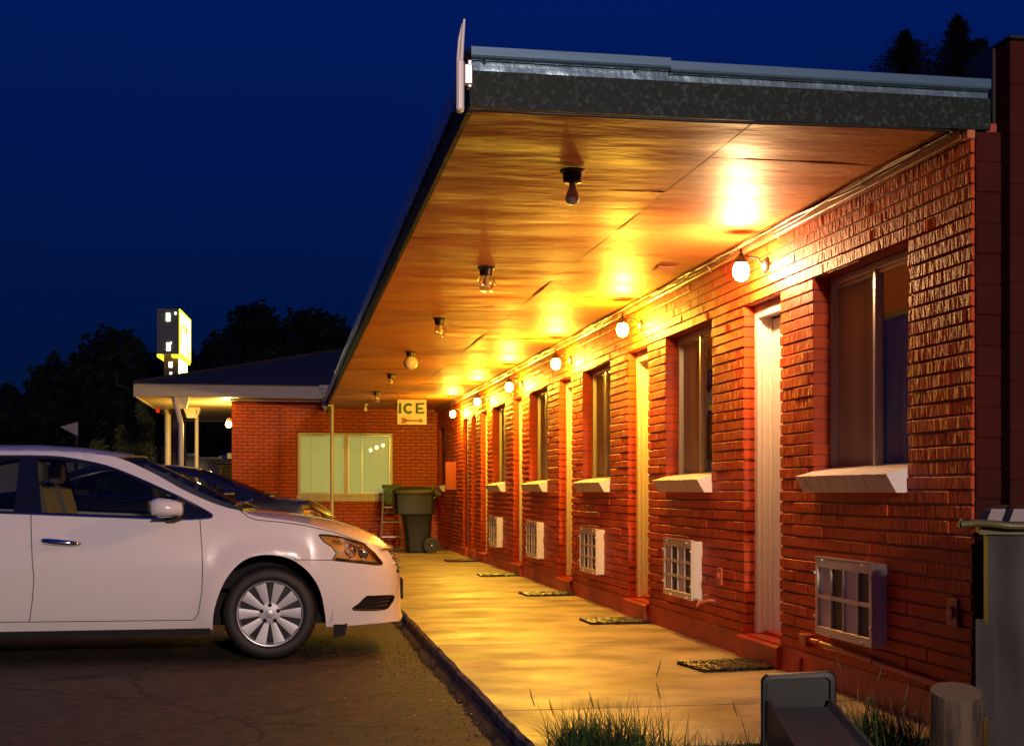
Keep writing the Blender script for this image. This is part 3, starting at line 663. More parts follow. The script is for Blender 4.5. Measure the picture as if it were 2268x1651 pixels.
# ------------------------------------------------------------------ office
YO = 25.75
off = empty('office_building', (1, YO, 0), 'red brick motel office with a low dark shingle roof and white fascia', 'building')
def brick_face(b, x0, x1, z0, z1, y, holes, seed):
    """running bond laid out from the corner x0, holes=(x0,x1,z0,z1)"""
    k = 0; z = z0
    while z < z1-.01:
        zt = min(z+PC, z1); segs = [(x0, x1)]
        for hx0, hx1, hz0, hz1 in holes:
            if min(hz1, zt)-max(hz0, z) > .03:
                segs = [s for a_, b_ in segs for s in ((a_, min(b_, hx0)), (max(a_, hx1), b_)) if s[1]-s[0] > .01]
        for a_, b_ in segs:
            xs = [a_]+[v for v in (x0+(.102 if k % 2 else 0)+i*.203 for i in range(60)) if a_+.04 < v < b_-.04]+[b_]
            for u, w in zip(xs, xs[1:]):
                d = .006+random.uniform(0, .002); u += .004; w -= .004; e = .004
                q = [(u, y, z+.004), (w, y, z+.004), (w, y, zt-.004), (u, y, zt-.004), (u+e, y-d, z+.004+e), (w-e, y-d, z+.004+e), (w-e, y-d, zt-.004-e), (u+e, y-d, zt-.004-e)]
                b.add(q, [(4, 5, 6, 7), (0, 1, 5, 4), (1, 2, 6, 5), (2, 3, 7, 6), (3, 0, 4, 7)], 0)
        z = zt; k += 1
ow = MB(); HX = (.207, 2.063, .985, 2.33)
brick_face(ow, -1.036, 3.3, .0, 2.90, YO, [HX], 1)
for q in ((-1.034, .207, .0, 3.0), (2.063, 7, .0, 3.0)): ow.box(q[0], q[1], YO, YO+.2, q[2]-.05, q[3], 1)
ow.box(.207, 2.063, YO+.001, YO+.2, -.05, .985, 1); ow.box(.207, 2.063, YO+.001, YO+.2, 2.33, 3.0, 1)
ow.box(-1.036, -.85, YO+.002, 33, -.05, 3.0, 1); ow.box(-.85, 7, 32.8, 33, -.05, 3.0, 1)
ow.build('brick_wall', [M['obrick'], M['omortar']], off, fix=False)
f = MB(); wy = YO-.012
f.bbox(.215, .262, wy, wy+.07, 1.10, 2.322, .004); f.bbox(2.015, 2.060, wy, wy+.07, 1.10, 2.322, .004)
f.bbox(.263, 2.014, wy, wy+.07, 2.272, 2.322, .004); f.bbox(.263, 2.014, wy, wy+.07, 1.10, 1.145, .004); f.bbox(1.12, 1.19, wy-.004, wy+.06, 1.146, 2.271, .004)
wo = f.build('window', M['white'], off)
for xs_ in ((.262, .475, 1.105), (1.19, 1.455, 2.00)):
    f = MB(); f.box(xs_[0]+.001, xs_[2]+.014, wy+.022, wy+.038, 1.1465, 1.158); f.box(xs_[0]+.001, xs_[2]+.014, wy+.022, wy+.038, 2.262, 2.2705)
    for x in xs_: f.box(x, x+.015, wy+.02, wy+.04, 1.146, 2.271)
    f.build('sash', M['alu'], wo)
f = MB(); f.add([(.27, wy+.045, 1.15), (2.01, wy+.045, 1.15), (2.01, wy+.045, 2.27), (.27, wy+.045, 2.27)], [(0, 1, 2, 3)]); f.build('pane', M['glass'], wo, fix=False)
f = MB(); z = 1.16
while z < 2.26:
    t = .004 if z > 1.30 else .002
    for x0, x1 in ((.28, 1.11), (1.20, 2.0)): f.add([(x0, wy+.075, z), (x1, wy+.075, z), (x1, wy+.098, z+.019), (x0, wy+.098, z+.019)], [(0, 1, 2, 3)])
    z += .0235
f.box(.27, 2.01, wy+.12, wy+.13, 1.1, 2.3)  # sheet behind the slats, glowing with the same material
f.build('blinds', M['blind'], wo, fix=False)
f = MB()
for i in range(28):
    x0 = .195+i*.0665; f.bbox(x0, x0+.0645, YO-.045, YO+.02, .985+random.uniform(-.002, .002), 1.098, .004)
f.build('sill', M['white'], wo)
f = MB(); f.lathe([(0, -.012), (.014, -.008), (.016, 0)], (2.258, YO-.008, 2.384), 8, axis=1); f.lathe([(0, -.012), (.014, -.008), (.016, 0)], (2.525, YO-.008, 2.386), 8, axis=1)  # two small white knobs on the brick
f.build('white_knob', M['white'], off)
# roof
ZE = 3.145; ZU = 2.907; YF = 24.62; XL = -2.74; YR = 33.2
f = MB(); f.bbox(XL, .80, YF, YF+.04, ZU, ZE, .004); f.bbox(XL, XL+.04, YF+.041, YR, ZU, ZE, .004); f.bbox(XL+.041, 7, YR-.04, YR, ZU, ZE, .004)
f.build('fascia', M['fascia'], off)
f = MB(); f.bbox(.60, .82, YF-.10, YF-.002, ZE-.06, ZE+.01, .004); f.bbox(.64, .82, YF-.07, YF-.002, ZE-.13, ZE-.061, .004); f.tube([(.76, YF-.05, ZE-.13), (.76, YF-.04, ZE-.22), (.79, YF, ZE-.36)], .03, 8)
f.build('gutter_end', M['fascia'], off)
f = MB(); f.box(XL+.04, -1.05, YF+.041, YR-.041, ZU+.012, ZU+.03); f.box(-1.049, .9, YF+.041, YO-.01, ZU+.010, ZU+.028)
f.build('porch_ceiling', M['porch'], off)
f = MB(); f.bbox(-1.036, .66, YF+.45, YF+.50, ZU-.03, ZU+.008, .003); f.build('soffit_batten', M['fascia'], off)
f = MB(); rx, ry, rz = 1.27, 28.5, ZE+1.10; o = .03; V = [(XL-o, YF-o, ZE+.004), (9, YF-o, ZE+.004), (9, ry, rz), (rx, ry, rz), (XL-o, YR+o, ZE+.004), (9, YR+o, ZE+.004)]
f.add(V, [(0, 1, 2, 3), (0, 3, 4), (4, 3, 2, 5)]); f.add([(x, y, z-.02) for x, y, z in V], [(0, 3, 2, 1), (0, 4, 3), (4, 5, 2, 3)])
f.tube([(XL, YF, ZE+.012), (rx, ry, rz+.012)], .035, 6)
f.build('roof', M['shingle'], off)
def post(x, y, r, top, m, label, name='porch_post'):
    b = MB(); b.lathe([(r, 0), (r, top)], (x, y, 0), 16); b.lathe([(r+.03, 0), (r+.03, .02), (r, .022)], (x, y, 0), 16); b.lathe([(r, top-.03), (r+.02, top-.028), (r+.02, top)], (x, y, 0), 16)
    o = b.build(name, m, loc=(x, y, 0), smooth=35); tag(o, label, 'post')
post(-2.50, 28.9, .066, ZU+.01, M['white'], 'thick white porch post at the left, beside the dark red pole')
post(-1.90, 28.9, .042, ZU+.01, M['white'], 'slim white porch post nearest the office corner lamp')
b = MB(); b.tube([(-2.0, YF+.10, ZU), (-2.0, YF+.10, 2.80), (-1.93, YF+.10, 2.52), (-1.905, YF+.10, 2.40), (-1.905, YF+.10, 0)], .048, 10)
tag(b.build('downpipe', M['white'], loc=(-1.95, YF+.1, 0), smooth=50), 'pale downpipe with a bend under the front edge of the porch roof', 'downpipe')
b = MB(); b.lathe([(.10, 0), (.10, 3.05), (.03, 3.1), (0, 3.1)], (-2.98, 34.6, 0), 16)
tag(b.build('sign_pole', M['polered'], loc=(-2.98, 34.6, 0), smooth=35), 'dark red glossy pole standing behind the porch posts', 'pole')
post(.835, 24.5, .034, 2.83, M['white'], 'slender white pole standing before the office window', 'white_pole')
b = empty('floodlight', (.72, 24.45, 2.76), 'small white floodlight dish under the end of the canopy by the slender pole', 'lamp')
q = MB(); q.lathe([(0, -.05), (.03, -.05), (.09, -.02), (.115, .02), (.11, .03), (0, .03)], (.70, 24.45, 2.76), 18, axis=0); q.build('lamp_dish', M['white'], b, smooth=40)
q = MB(); q.tube([(.73, 24.45, 2.76), (.84, 24.47, 2.78)], .018, 8); q.build('bracket', M['white'], b)
q = MB(); q.lathe([(0, -.02), (.05, -.015), (.06, .02), (.05, .05), (0, .055)], (.77, 24.5, 2.65), 12); q.build('sensor', M['black'], b, smooth=40)
def porch_light(x, y, label, lit=False):
    r = empty('porch_ceiling_light', (x, y, ZU), label, 'ceiling lamp', 'unlit box lamps under the porch roof'); w = .16; q = MB()
    for s in (-1, 1):
        q.add([(x+s*w, y-w, ZU+.01), (x+s*w, y+w, ZU+.01), (x+s*(w-.05), y+w-.05, ZU-.18), (x+s*(w-.05), y-w+.05, ZU-.18)], [(0, 1, 2, 3)])
    for yy, y2 in ((y-w, y-w+.05), (y+w, y+w-.05)):
        q.add([(x-w, yy, ZU+.01), (x+w, yy, ZU+.01), (x+w, yy, ZU-.03), (x-w, yy, ZU-.03)], [(0, 1, 2, 3)])
        q.add([(x-w+.05, y2, ZU-.16), (x+w-.05, y2, ZU-.16), (x+w-.05, y2, ZU-.19), (x-w+.05, y2, ZU-.19)], [(0, 1, 2, 3)])
        for s in (-1, 1): q.add([(x+s*w, yy, ZU-.02), (x+s*(w-.035), yy, ZU-.02), (x+s*(w-.085), y2, ZU-.17), (x+s*(w-.05), y2, ZU-.17)], [(0, 1, 2, 3)])
    q.build('lamp_frame', M['white'], r, fix=False)
    q = MB(); q.prism([(x-w+.03, ZU-.02), (x+w-.03, ZU-.02), (x+w-.07, ZU-.165), (x-w+.07, ZU-.165)], 1, y-.08, y+.08); q.build('diffuser', M['milk'], r)
porch_light(-1.934, 28.1, 'unlit box lamp hanging under the rear of the porch roof'); porch_light(-1.93, 24.95, 'unlit box lamp behind the bent downpipe at the porch edge')
r = empty('corner_lamp', (-1.1, 26.3, 2.5), 'bright yellow lamp glowing at the left corner of the office', 'wall lamp')
q = MB(); q.lathe([(0, .12), (.03, .11), (.05, .06), (.045, .05)], (-1.11, 26.2, 2.5), 14); q.tube([(-1.04, 26.2, 2.58), (-1.11, 26.2, 2.61)], .012, 6); q.build('cap', M['white'], r, smooth=True)
q = MB(); q.lathe([(.03, .05), (.06, .02), (.065, -.03), (.03, -.07), (0, -.07)], (-1.11, 26.2, 2.5), 16); q.build('glass_shade', lit_glass('lit_corner_shade', (1, .62, .10), 14), r, smooth=True)
L = bpy.data.lights.new('lamp_light', 'POINT'); lo = bpy.data.objects.new('lamp_light', L); COL.objects.link(lo); lo.parent = r; lo.location = (-.02, -.1, 0); L.energy = 230; L.color = (1, .60, .10); L.shadow_soft_size = .05
# small TV aerial on the porch corner
b = MB(); b.tube([(-2.70, 24.9, 3.03), (-3.05, 24.9, 3.12)], .03, 6); b.bbox(-3.09, -3.03, 24.86, 24.94, 3.10, 3.38, .01)
tag(b.build('aerial_bracket', M['galv'], loc=(-2.9, 24.9, 3.05)), 'small grey bracket arm sticking out left of the porch roof corner', 'bracket')
q = MB(); q.lathe([(0, -.03), (.03, -.02), (.035, 0), (.03, .03), (0, .035)], (-2.66, 28.4, 2.86), 12)
tag(q.build('red_reflector', glow('red_light', (1, .01, .01), 1.6), loc=(-2.66, 28.4, 2.86), smooth=True), 'small red light on the left edge of the porch roof', 'light')

# ------------------------------------------------------------------ sign tower, turned a little from the wall's direction
import mathutils
def rotbox(b, c, ang, x0, x1, y0, y1, z0, z1, mi=0):
    ca, sa = cos(ang), sin(ang)
    return b.add([(c[0]+x*ca-y*sa, c[1]+x*sa+y*ca, z) for z in (z0, z1) for y in (y0, y1) for x in (x0, x1)], [(0, 2, 3, 1), (4, 5, 7, 6), (0, 1, 5, 4), (2, 6, 7, 3), (0, 4, 6, 2), (1, 3, 7, 5)], mi)
A = radians(-3.2); C0 = (-3.62, 42.0)
r = empty('sign_tower', (C0[0], C0[1], 0), 'tall roadside sign with glowing yellow faces rising behind the office roof', 'sign')
b = MB(); rotbox(b, C0, A, -.345, .325, 0, 2.6, 5.45, 6.86); b.build('upper_case', M['signcase'], r)
b = MB(); rotbox(b, C0, A, -.18, .27, .30, 2.2, 1.2, 5.45); b.build('lower_case', M['signcase2'], r)
b = MB(); rotbox(b, C0, A, .326, .352, .03, 2.57, 5.50, 6.80); rotbox(b, C0, A, -.349, -.346, .06, 2.57, 5.50, 6.80)
uf = b.build('upper_face', M['signlit'], r)
b = MB()
for y0, y1, z0, z1 in ((0, .07, 5.44, 6.86), (2.53, 2.62, 5.44, 6.86), (.071, 2.529, 6.79, 6.86), (.071, 2.529, 5.44, 5.51)): rotbox(b, C0, A, .327, .362, y0, y1, z0, z1)
rotbox(b, C0, A, .10, .34, .0, 2.6, 5.36, 5.445); rotbox(b, C0, A, -.345, -.20, .0, 2.6, 5.36, 5.445)
b.build('face_edge', M['signedge'], r)
b = MB()
for y0, y1, z0, z1 in ((.5, .85, 6.28, 6.5), (.95, 1.25, 6.26, 6.5), (1.35, 1.7, 6.24, 6.48), (1.8, 2.1, 6.24, 6.46), (.12, .25, 5.7, 6.35), (1.75, 2.0, 5.85, 6.05), (.75, .95, 5.62, 5.85), (1.6, 1.8, 5.56, 5.78), (1.9, 2.1, 5.56, 5.78), (2.2, 2.4, 5.56, 5.78)):
    b = MB(); rotbox(b, C0, A, .3525, .357, y0, y1, z0, z1); b.build('letter', M['signred'], uf)
b = MB(); rotbox(b, C0, A, .271, .30, .33, 2.17, 4.55, 5.35); lf = b.build('lower_face', M['signlit'], r)
b = MB()
for y0, y1, z0, z1 in ((1.1, 1.25, 4.8, 4.9), (1.2, 1.3, 4.75, 5.0), (.36, .5, 5.0, 5.2), (.36, .45, 4.7, 4.85)):
    b = MB(); rotbox(b, C0, A, .3005, .304, y0, y1, z0, z1); b.build('letter', M['signred'], lf)
for x, z, w, h in ((-.005, 6.6, .055, .125), (.005, 5.68, .055, .12), (.22, 6.72, .025, .03), (.085, 5.80, .018, .02)): b = MB(); rotbox(b, C0, A, x-w, x+w, -.012, -.002, z-h, z+h); b.build('vent_opening', M['signwin'], r)
for x, z, w, h in ((.03, 5.15, .05, .085), (.035, 4.88, .03, .03), (-.165, 4.50, .016, .024), (-.165, 4.40, .016, .024)): b = MB(); rotbox(b, C0, A, x-w, x+w, .288, .298, z-h, z+h); b.build('vent_opening', M['signwin'], r)

# ------------------------------------------------------------------ ICE sign hung from the canopy
r = empty('ice_sign', (2.05, 21.7, 2.5), 'small white ICE sign with a red arrow hanging from the canopy', 'sign')
x0, x1, z0, z1, y = 1.813, 2.294, 2.289, 2.703, 21.7
b = MB(); b.bbox(x0, x1, y-.006, y+.006, z0, z1, .003); pn = b.build('sign_panel', M['signw'], r)
b = MB()
def gl(poly): b.prism([(x0+u*.481, z0+v*.414) for u, v in poly], 1, y-.0085, y-.0065)
gl([(.045, .44), (.135, .44), (.14, .85), (.05, .85)])
n = 14; ring = []
for k in range(n+1):
    a = radians(42+276*k/n); ring.append((.385+.185*cos(a), .645+.215*sin(a)))
inn_ = [(.385+(u-.385)*.50, .64+(v-.64)*.56) for u, v in ring]
for k in range(n): gl([ring[k], ring[k+1], inn_[k+1], inn_[k]])
gl([(.63, .44), (.72, .44), (.72, .87), (.63, .87)]); gl([(.72, .44), (.93, .44), (.93, .52), (.72, .51)]); gl([(.72, .60), (.88, .61), (.88, .69), (.72, .68)]); gl([(.72, .79), (.94, .80), (.94, .88), (.72, .87)])
b.build('ice_lettering', M['signg'], pn)
b = MB(); gl([(.30, .12), (.80, .12), (.80, .19), (.30, .19)]); gl([(.78, .05), (.90, .155), (.78, .26)]); gl([(.11, .05), (.26, .05), (.34, .12), (.34, .19), (.26, .26), (.11, .26), (.17, .155)])
b.build('arrow', M['signr'], pn)
b = MB(); b.tube([(x0+.02, y, z1), (x0+.02, y, SOF)], .003, 5); b.tube([(x1-.02, y, z1), (x1-.02, y, SOF)], .003, 5); b.build('wire', M['black'], r)

# ------------------------------------------------------------------ bin and ladder
bx0, bx1, by0, by1 = 1.93, 2.47, 22.55, 23.25
r = empty('wheeled_bin', (2.2, 22.9, ZW), 'dark green wheeled rubbish bin with its lid shut, at the end of the walkway', 'bin')
b = MB()
def ringp(cx, w, d, z, rr=.06, yc=22.9):
    p = []
    for (sx_, sy_, a0) in ((1, 1, 0), (-1, 1, 90), (-1, -1, 180), (1, -1, 270)):
        for k in range(4):
            a = radians(a0+30*k); p.append((cx+sx_*(w-rr)+rr*cos(a), yc+sy_*(d-rr)+rr*sin(a), z))
    return p
rings = [ringp(2.27, .20, .20, ZW+.02), ringp(2.262, .215, .24, ZW+.30), ringp(2.25, .25, .27, ZW+.62), ringp(2.245, .265, .285, ZW+.66), ringp(2.19, .335, .32, ZW+.68), ringp(2.18, .345, .335, ZW+1.02), ringp(2.18, .36, .35, ZW+1.03), ringp(2.18, .36, .35, ZW+1.06)]
vs = sum(rings, []); n = 16
b.add(vs, [(i*n+k, i*n+(k+1) % n, (i+1)*n+(k+1) % n, (i+1)*n+k) for i in range(len(rings)-1) for k in range(n)]+[tuple(range(n-1, -1, -1))])
b.build('body', M['bin'], r, smooth=35)
b = MB(); rings = [ringp(2.17, .375, .37, ZW+1.065), ringp(2.17, .37, .365, ZW+1.09), ringp(2.18, .30, .30, ZW+1.135, .08), ringp(2.18, .15, .16, ZW+1.16, .08)]
vs = sum(rings, []); b.add(vs, [(i*n+k, i*n+(k+1) % n, (i+1)*n+(k+1) % n, (i+1)*n+k) for i in range(len(rings)-1) for k in range(n)]+[tuple(range(3*n, 4*n)), tuple(range(n-1, -1, -1))])
b.prism([(2.36, ZW+1.09), (2.58, ZW+1.085), (2.66, ZW+1.03), (2.655, ZW+1.0), (2.60, ZW+1.0), (2.50, ZW+1.07), (2.36, ZW+1.08)], 1, 22.70, 23.1)
b.prism([(2.36, ZW+1.085), (2.56, ZW+1.10), (2.56, ZW+1.155), (2.38, ZW+1.165)], 1, 22.72, 23.08)
b.build('lid', M['bin'], r, smooth=30)
b = MB(); b.tube([(2.50, 22.6, ZW+.93), (2.60, 22.62, ZW+1.0), (2.60, 23.2, ZW+1.0), (2.50, 23.2, ZW+.93)], .02, 8); b.build('handle', M['bin'], r, smooth=60)
for yy in (22.54, 23.20):
    b = MB(); b.lathe([(0, -.03), (.04, -.032), (.05, -.012), (.095, -.012), (.105, -.034), (.132, -.030), (.138, -.012), (.138, .02), (.12, .03), (0, .03)], (2.475, yy, ZW+.138), 28, axis=1)
    w = b.build('wheel', M['binwheel'], r, smooth=35)
    b = MB(); b.lathe([(0, -.046), (.012, -.044), (.014, -.03)], (2.475, yy, ZW+.138), 10, axis=1); b.build('hub_cap', M['alu'], w)
r = empty('step_ladder', (1.98, 25.3, ZW), 'aluminium step ladder with a green top folded against the office wall behind the bin', 'ladder')
b = MB()
for xa, xb in ((1.76, 1.86), (2.26, 2.16)):
    b.tube([(xa, 24.85, ZW), (xb, 25.35, ZW+1.16)], .017, 6); b.tube([(xa+(.04 if xa < 2 else -.04), 25.6, ZW), (xb, 25.42, ZW+1.16)], .013, 6)
lad = b.build('rails', M['alu'], r)
for t in (.18, .42, .66):
    b = MB(); b.bbox(lerp(1.76, 1.86, t)+.01, lerp(2.26, 2.16, t)-.01, lerp(24.85, 25.35, t)-.035, lerp(24.85, 25.35, t)+.04, ZW+1.16*t-.012, ZW+1.16*t+.012, .003); b.build('tread', M['alu'], r)
b = MB(); b.tube([(1.84, 25.12, ZW+.62), (1.95, 25.2, ZW+.74)], .008, 6)
b.build('brace', M['alu'], r)
gp = mat('green_plastic', (.03, .10, .04), .5)
b = MB(); b.bbox(1.83, 2.20, 25.27, 25.50, ZW+1.13, ZW+1.20, .01); b.bbox(1.87, 2.16, 25.22, 25.26, ZW+.82, ZW+1.12, .006); b.build('top_cap', gp, r)

# ------------------------------------------------------------------ wireless access point on the canopy corner
r = empty('wireless_antenna', (.70, 5.17, 2.78), 'slim white outdoor antenna unit fixed to the canopy corner', 'antenna')
b = MB(); b.bbox(.665, .695, 5.14, 5.19, 2.69, 2.895, .008); b.build('housing', M['white'], r)
b = MB(); b.tube([(.685, 5.165, 2.89), (.690, 5.165, 2.97), (.698, 5.165, 3.06)], [.009, .008, .005], 8); b.tube([(.674, 5.175, 2.89), (.680, 5.175, 2.98), (.692, 5.175, 3.045)], [.008, .007, .004], 8); b.build('aerial', M['white'], r, smooth=60)
b = MB(); b.bbox(.697, .73, 5.15, 5.18, 2.80, 2.88, .004); b.bbox(.712, .728, 5.16, 5.20, 2.79, 2.90, .003); b.build('mount', M['alu'], r)

# ------------------------------------------------------------------ things in the near right corner
b = MB(); n = 40; vs = []
for j, (rr, z) in enumerate([(.100, -.05), (.098, .15), (.095, .30), (.093, .436), (.090, .444)]):
    for k in range(n):
        a = 2*pi*k/n; q = rr*(1+.03*noise.noise(Vector((cos(a)*2, sin(a)*2, z*2)))+.012*noise.noise(Vector((cos(a)*9, sin(a)*9, z))))
        vs.append((2.447+q*cos(a), 4.50+q*sin(a), z+(.022*sin(a)+.006*cos(a) if j > 2 else 0)))
b.add(vs, [(i*n+k, i*n+(k+1) % n, (i+1)*n+(k+1) % n, (i+1)*n+k) for i in range(4) for k in range(n)], 0); b.add([vs[4*n+k] for k in range(n)], [tuple(range(n))], 1)
tag(b.build('timber_post', [M['postw'], M['posttop']], loc=(2.447, 4.50, 0), smooth=40, fix=False), 'short round weathered timber post between the grass and the grey cabinet', 'post')
CA = radians(-27); CC = (2.62, 4.58)
r = empty('metal_cabinet', (CC[0], CC[1], 0), 'dented grey metal cabinet with a ribbed lid at the right edge', 'cabinet')
b = MB(); nx, nz_ = 26, 40; vs = []
def cpt(u, v, z): return (CC[0]+u*cos(CA)-v*sin(CA), CC[1]+u*sin(CA)+v*cos(CA), z)
for j in range(nz_+1):
    for i in range(nx+1):
        u = .62*i/nx; z = lerp(-.02, 1.025, j/nz_); d = .012*noise.noise(Vector((u*6, z*3, 0)))+.006*noise.noise(Vector((u*15, z*4, 5)))
        vs.append(cpt(u, d if 0 < i < nx else 0, z))
b.add(vs, [(j*(nx+1)+i, j*(nx+1)+i+1, (j+1)*(nx+1)+i+1, (j+1)*(nx+1)+i) for j in range(nz_) for i in range(nx)])
for (u0, v0, u1, v1) in ((0, 0, 0, .36), (0, .36, .62, .36), (.62, .36, .62, 0)): b.add([cpt(u0, v0, -.02), cpt(u1, v1, -.02), cpt(u1, v1, 1.025), cpt(u0, v0, 1.025)], [(0, 1, 2, 3)])
b.build('body', M['cab'], r, smooth=60)
b = MB(); bm2 = [cpt(-.045, -.03, 0), cpt(-.012, -.03, 0), cpt(-.012, .0, 0), cpt(-.045, .0, 0)]
b.add([(p[0], p[1], .315) for p in bm2]+[(p[0], p[1], .70) for p in bm2], [(0, 1, 2, 3), (7, 6, 5, 4), (0, 1, 5, 4), (1, 2, 6, 5), (2, 3, 7, 6), (3, 0, 4, 7)]); 
bm2 = [cpt(-.012, -.016, 0), cpt(.02, -.016, 0), cpt(.02, -.004, 0), cpt(-.012, -.004, 0)]
b.add([(p[0], p[1], .33) for p in bm2]+[(p[0], p[1], .68) for p in bm2], [(0, 1, 2, 3), (7, 6, 5, 4), (0, 1, 5, 4), (1, 2, 6, 5), (2, 3, 7, 6), (3, 0, 4, 7)])
b.build('handle_bar', M['cab'], r)
b = MB(); pts = []
for i in range(15):
    u = -.10+.80*i/14; wv = .006*sin(i*1.9)
    pts.append(cpt(u, -.06+wv, 1.060+.006*sin(i*1.3)))
b.tube(pts, .014, 8); b.tube([cpt(-.10, -.06, 1.06), cpt(-.08, .40, 1.062)], .013, 8)
q = [cpt(-.03, -.02, 0), cpt(.66, -.02, 0), cpt(.66, .40, 0), cpt(-.03, .40, 0)]
b.add([(p[0], p[1], 1.022) for p in q]+[(p[0], p[1], 1.05) for p in q], [(0, 1, 2, 3), (7, 6, 5, 4), (0, 1, 5, 4), (1, 2, 6, 5), (2, 3, 7, 6), (3, 0, 4, 7)])
b.build('lid_rim', M['cablid'], r, smooth=50)
b = MB(); b2 = MB()
for i in range(9):
    u0 = -.03+i*.08
    for mm, a0, a1, dz in ((b, .022, .072, .006), (b2, -.008, .022, 0)):
        P_ = [cpt(u0+a0, -.045, 1.066+dz), cpt(u0+a1, -.045, 1.066+dz), cpt(u0+a1+.02, .01, 1.112+dz), cpt(u0+a0+.02, .01, 1.112+dz)]
        P2 = [cpt(u0+a0+.02, .01, 1.112+dz), cpt(u0+a1+.02, .01, 1.112+dz), cpt(u0+a1+.06, .36, 1.125+dz), cpt(u0+a0+.06, .36, 1.125+dz)]
        mm.add(P_, [(0, 1, 2, 3)]); (b2 if mm is b else b2).add(P2, [(0, 1, 2, 3)])
        mm.add([P_[0], P_[3], (P_[3][0], P_[3][1], 1.06), (P_[0][0], P_[0][1], 1.05)], [(0, 1, 2, 3)]); mm.add([P_[1], P_[2], (P_[2][0], P_[2][1], 1.06), (P_[1][0], P_[1][1], 1.05)], [(0, 1, 2, 3)])
b.build('lid_rib', M['lidw'], r, fix=False); b2.build('lid', M['black'], r, fix=False)
# grey plastic wedge lying in the grass
r = empty('plastic_chute', (2.05, 4.9, .08), 'dark grey moulded plastic chute lying in the grass by the wall', 'chute')
PA = radians(-14); PO = (1.893, 5.02)
def pp(u, v, z): return (PO[0]+u*cos(PA)-v*sin(PA), PO[1]+u*sin(PA)+v*cos(PA), z)
def loft(b, rings, close=True, mi=0):
    n = len(rings[0]); b.add(sum(rings, []), [(i*n+k, i*n+(k+1) % n, (i+1)*n+(k+1) % n, (i+1)*n+k) for i in range(len(rings)-1) for k in range(n)]+([tuple(range(n)), tuple(range(len(rings)*n-1, (len(rings)-1)*n-1, -1))] if close else []), mi)
b = MB()
def rr_(u0, u1, v, z0, z1, r_=.03, n=5):
    p = [(u0, z0), (u1, z0)]
    p += [(u1-r_+r_*cos(t), z1-r_+r_*sin(t)) for t in [k*pi/2/n for k in range(n+1)]]
    p += [(u0+r_+r_*cos(t), z1-r_+r_*sin(t)) for t in [pi/2+k*pi/2/n for k in range(n+1)]]
    return [pp(u, v, z+.06*(u-.14)) for u, z in p]
# raised square mouth
loft(b, [rr_(0, .285, .06, .0, .445), rr_(-.006, .291, .05, .0, .452), rr_(-.008, .293, .030, .0, .454), rr_(0, .285, .018, .0, .448), rr_(.016, .268, .016, .02, .432, .025), rr_(.020, .264, .034, .02, .428, .025)])
b.build('rim', M['plastic'], r, smooth=35)
b = MB()   # sloping tray running down towards the camera and the right
R0 = [pp(.012, 0, .0), pp(.012, 0, .345), pp(.026, 0, .348), pp(.036, 0, .318), pp(.250, 0, .322), pp(.260, 0, .352), pp(.275, 0, .350), pp(.275, 0, .0)]
R1 = [pp(.13, -.46, -.04), pp(.13, -.46, .135), pp(.146, -.46, .138), pp(.158, -.46, .108), pp(.42, -.46, .112), pp(.432, -.46, .142), pp(.448, -.46, .140), pp(.448, -.46, -.04)]
Rm = [tuple(lerp(a_, b_, .5) + (0.004 if k == 2 else 0) for k, (a_, b_) in enumerate(zip(p, q_))) for p, q_ in zip(R0, R1)]
loft(b, [R0, R1]); b.build('tray', mat('lit_slope_plastic', (.050, .042, .038), .4, bump=((60, 60, 60), .1, .002)), r, smooth=30)  # same plastic as the rim, coloured paler and browner for its lit slope

# ------------------------------------------------------------------ grass
gb = MB(); rnd = random.Random(5)
def blade(x, y, z, h, w, lean, az, mi=0, seg=4):
    dx, dy = cos(az), sin(az); px, py = -dy, dx; vs = []
    if abs(px) < .35: px = .6
    for i in range(seg+1):
        t = i/seg; ww = w*(1-t**1.6)*.5; o = lean*h*t*t; zz = z+h*t*(1-.25*lean*t)
        vs += [(x+dx*o-px*ww, y+dy*o-py*ww, zz), (x+dx*o+px*ww, y+dy*o+py*ww, zz)]
    gb.add(vs, [(2*i, 2*i+1, 2*i+3, 2*i+2) for i in range(seg)], mi)
for cx_, cy_, sx_, sy_, n_, h0, h1 in ((1.25, 5.05, .13, .08, 620, .17, .33), (1.14, 5.03, .07, .08, 200, .15, .29), (1.7, 5.0, .22, .10, 480, .07, .15), (2.42, 5.10, .12, .10, 430, .14, .32), (2.45, 4.9, .14, .12, 260, .10, .22), (2.0, 4.6, .5, .2, 600, .06, .12), (1.9, 5.12, .12, .04, 160, .06, .14), (1.3, 4.75, .3, .12, 400, .1, .18)):
    for k in range(n_):
        x = rnd.gauss(cx_, sx_); y = min(rnd.gauss(cy_, sy_), 5.29)
        if x < 1.05: x = 1.05+rnd.random()*.1
        if x > 2.62 or (abs(x-2.447) < .12 and y < 4.63): continue
        blade(x, y, .075, rnd.uniform(h0, h1), rnd.uniform(.004, .008), rnd.uniform(.05, 1.15), rnd.uniform(0, 6.28))
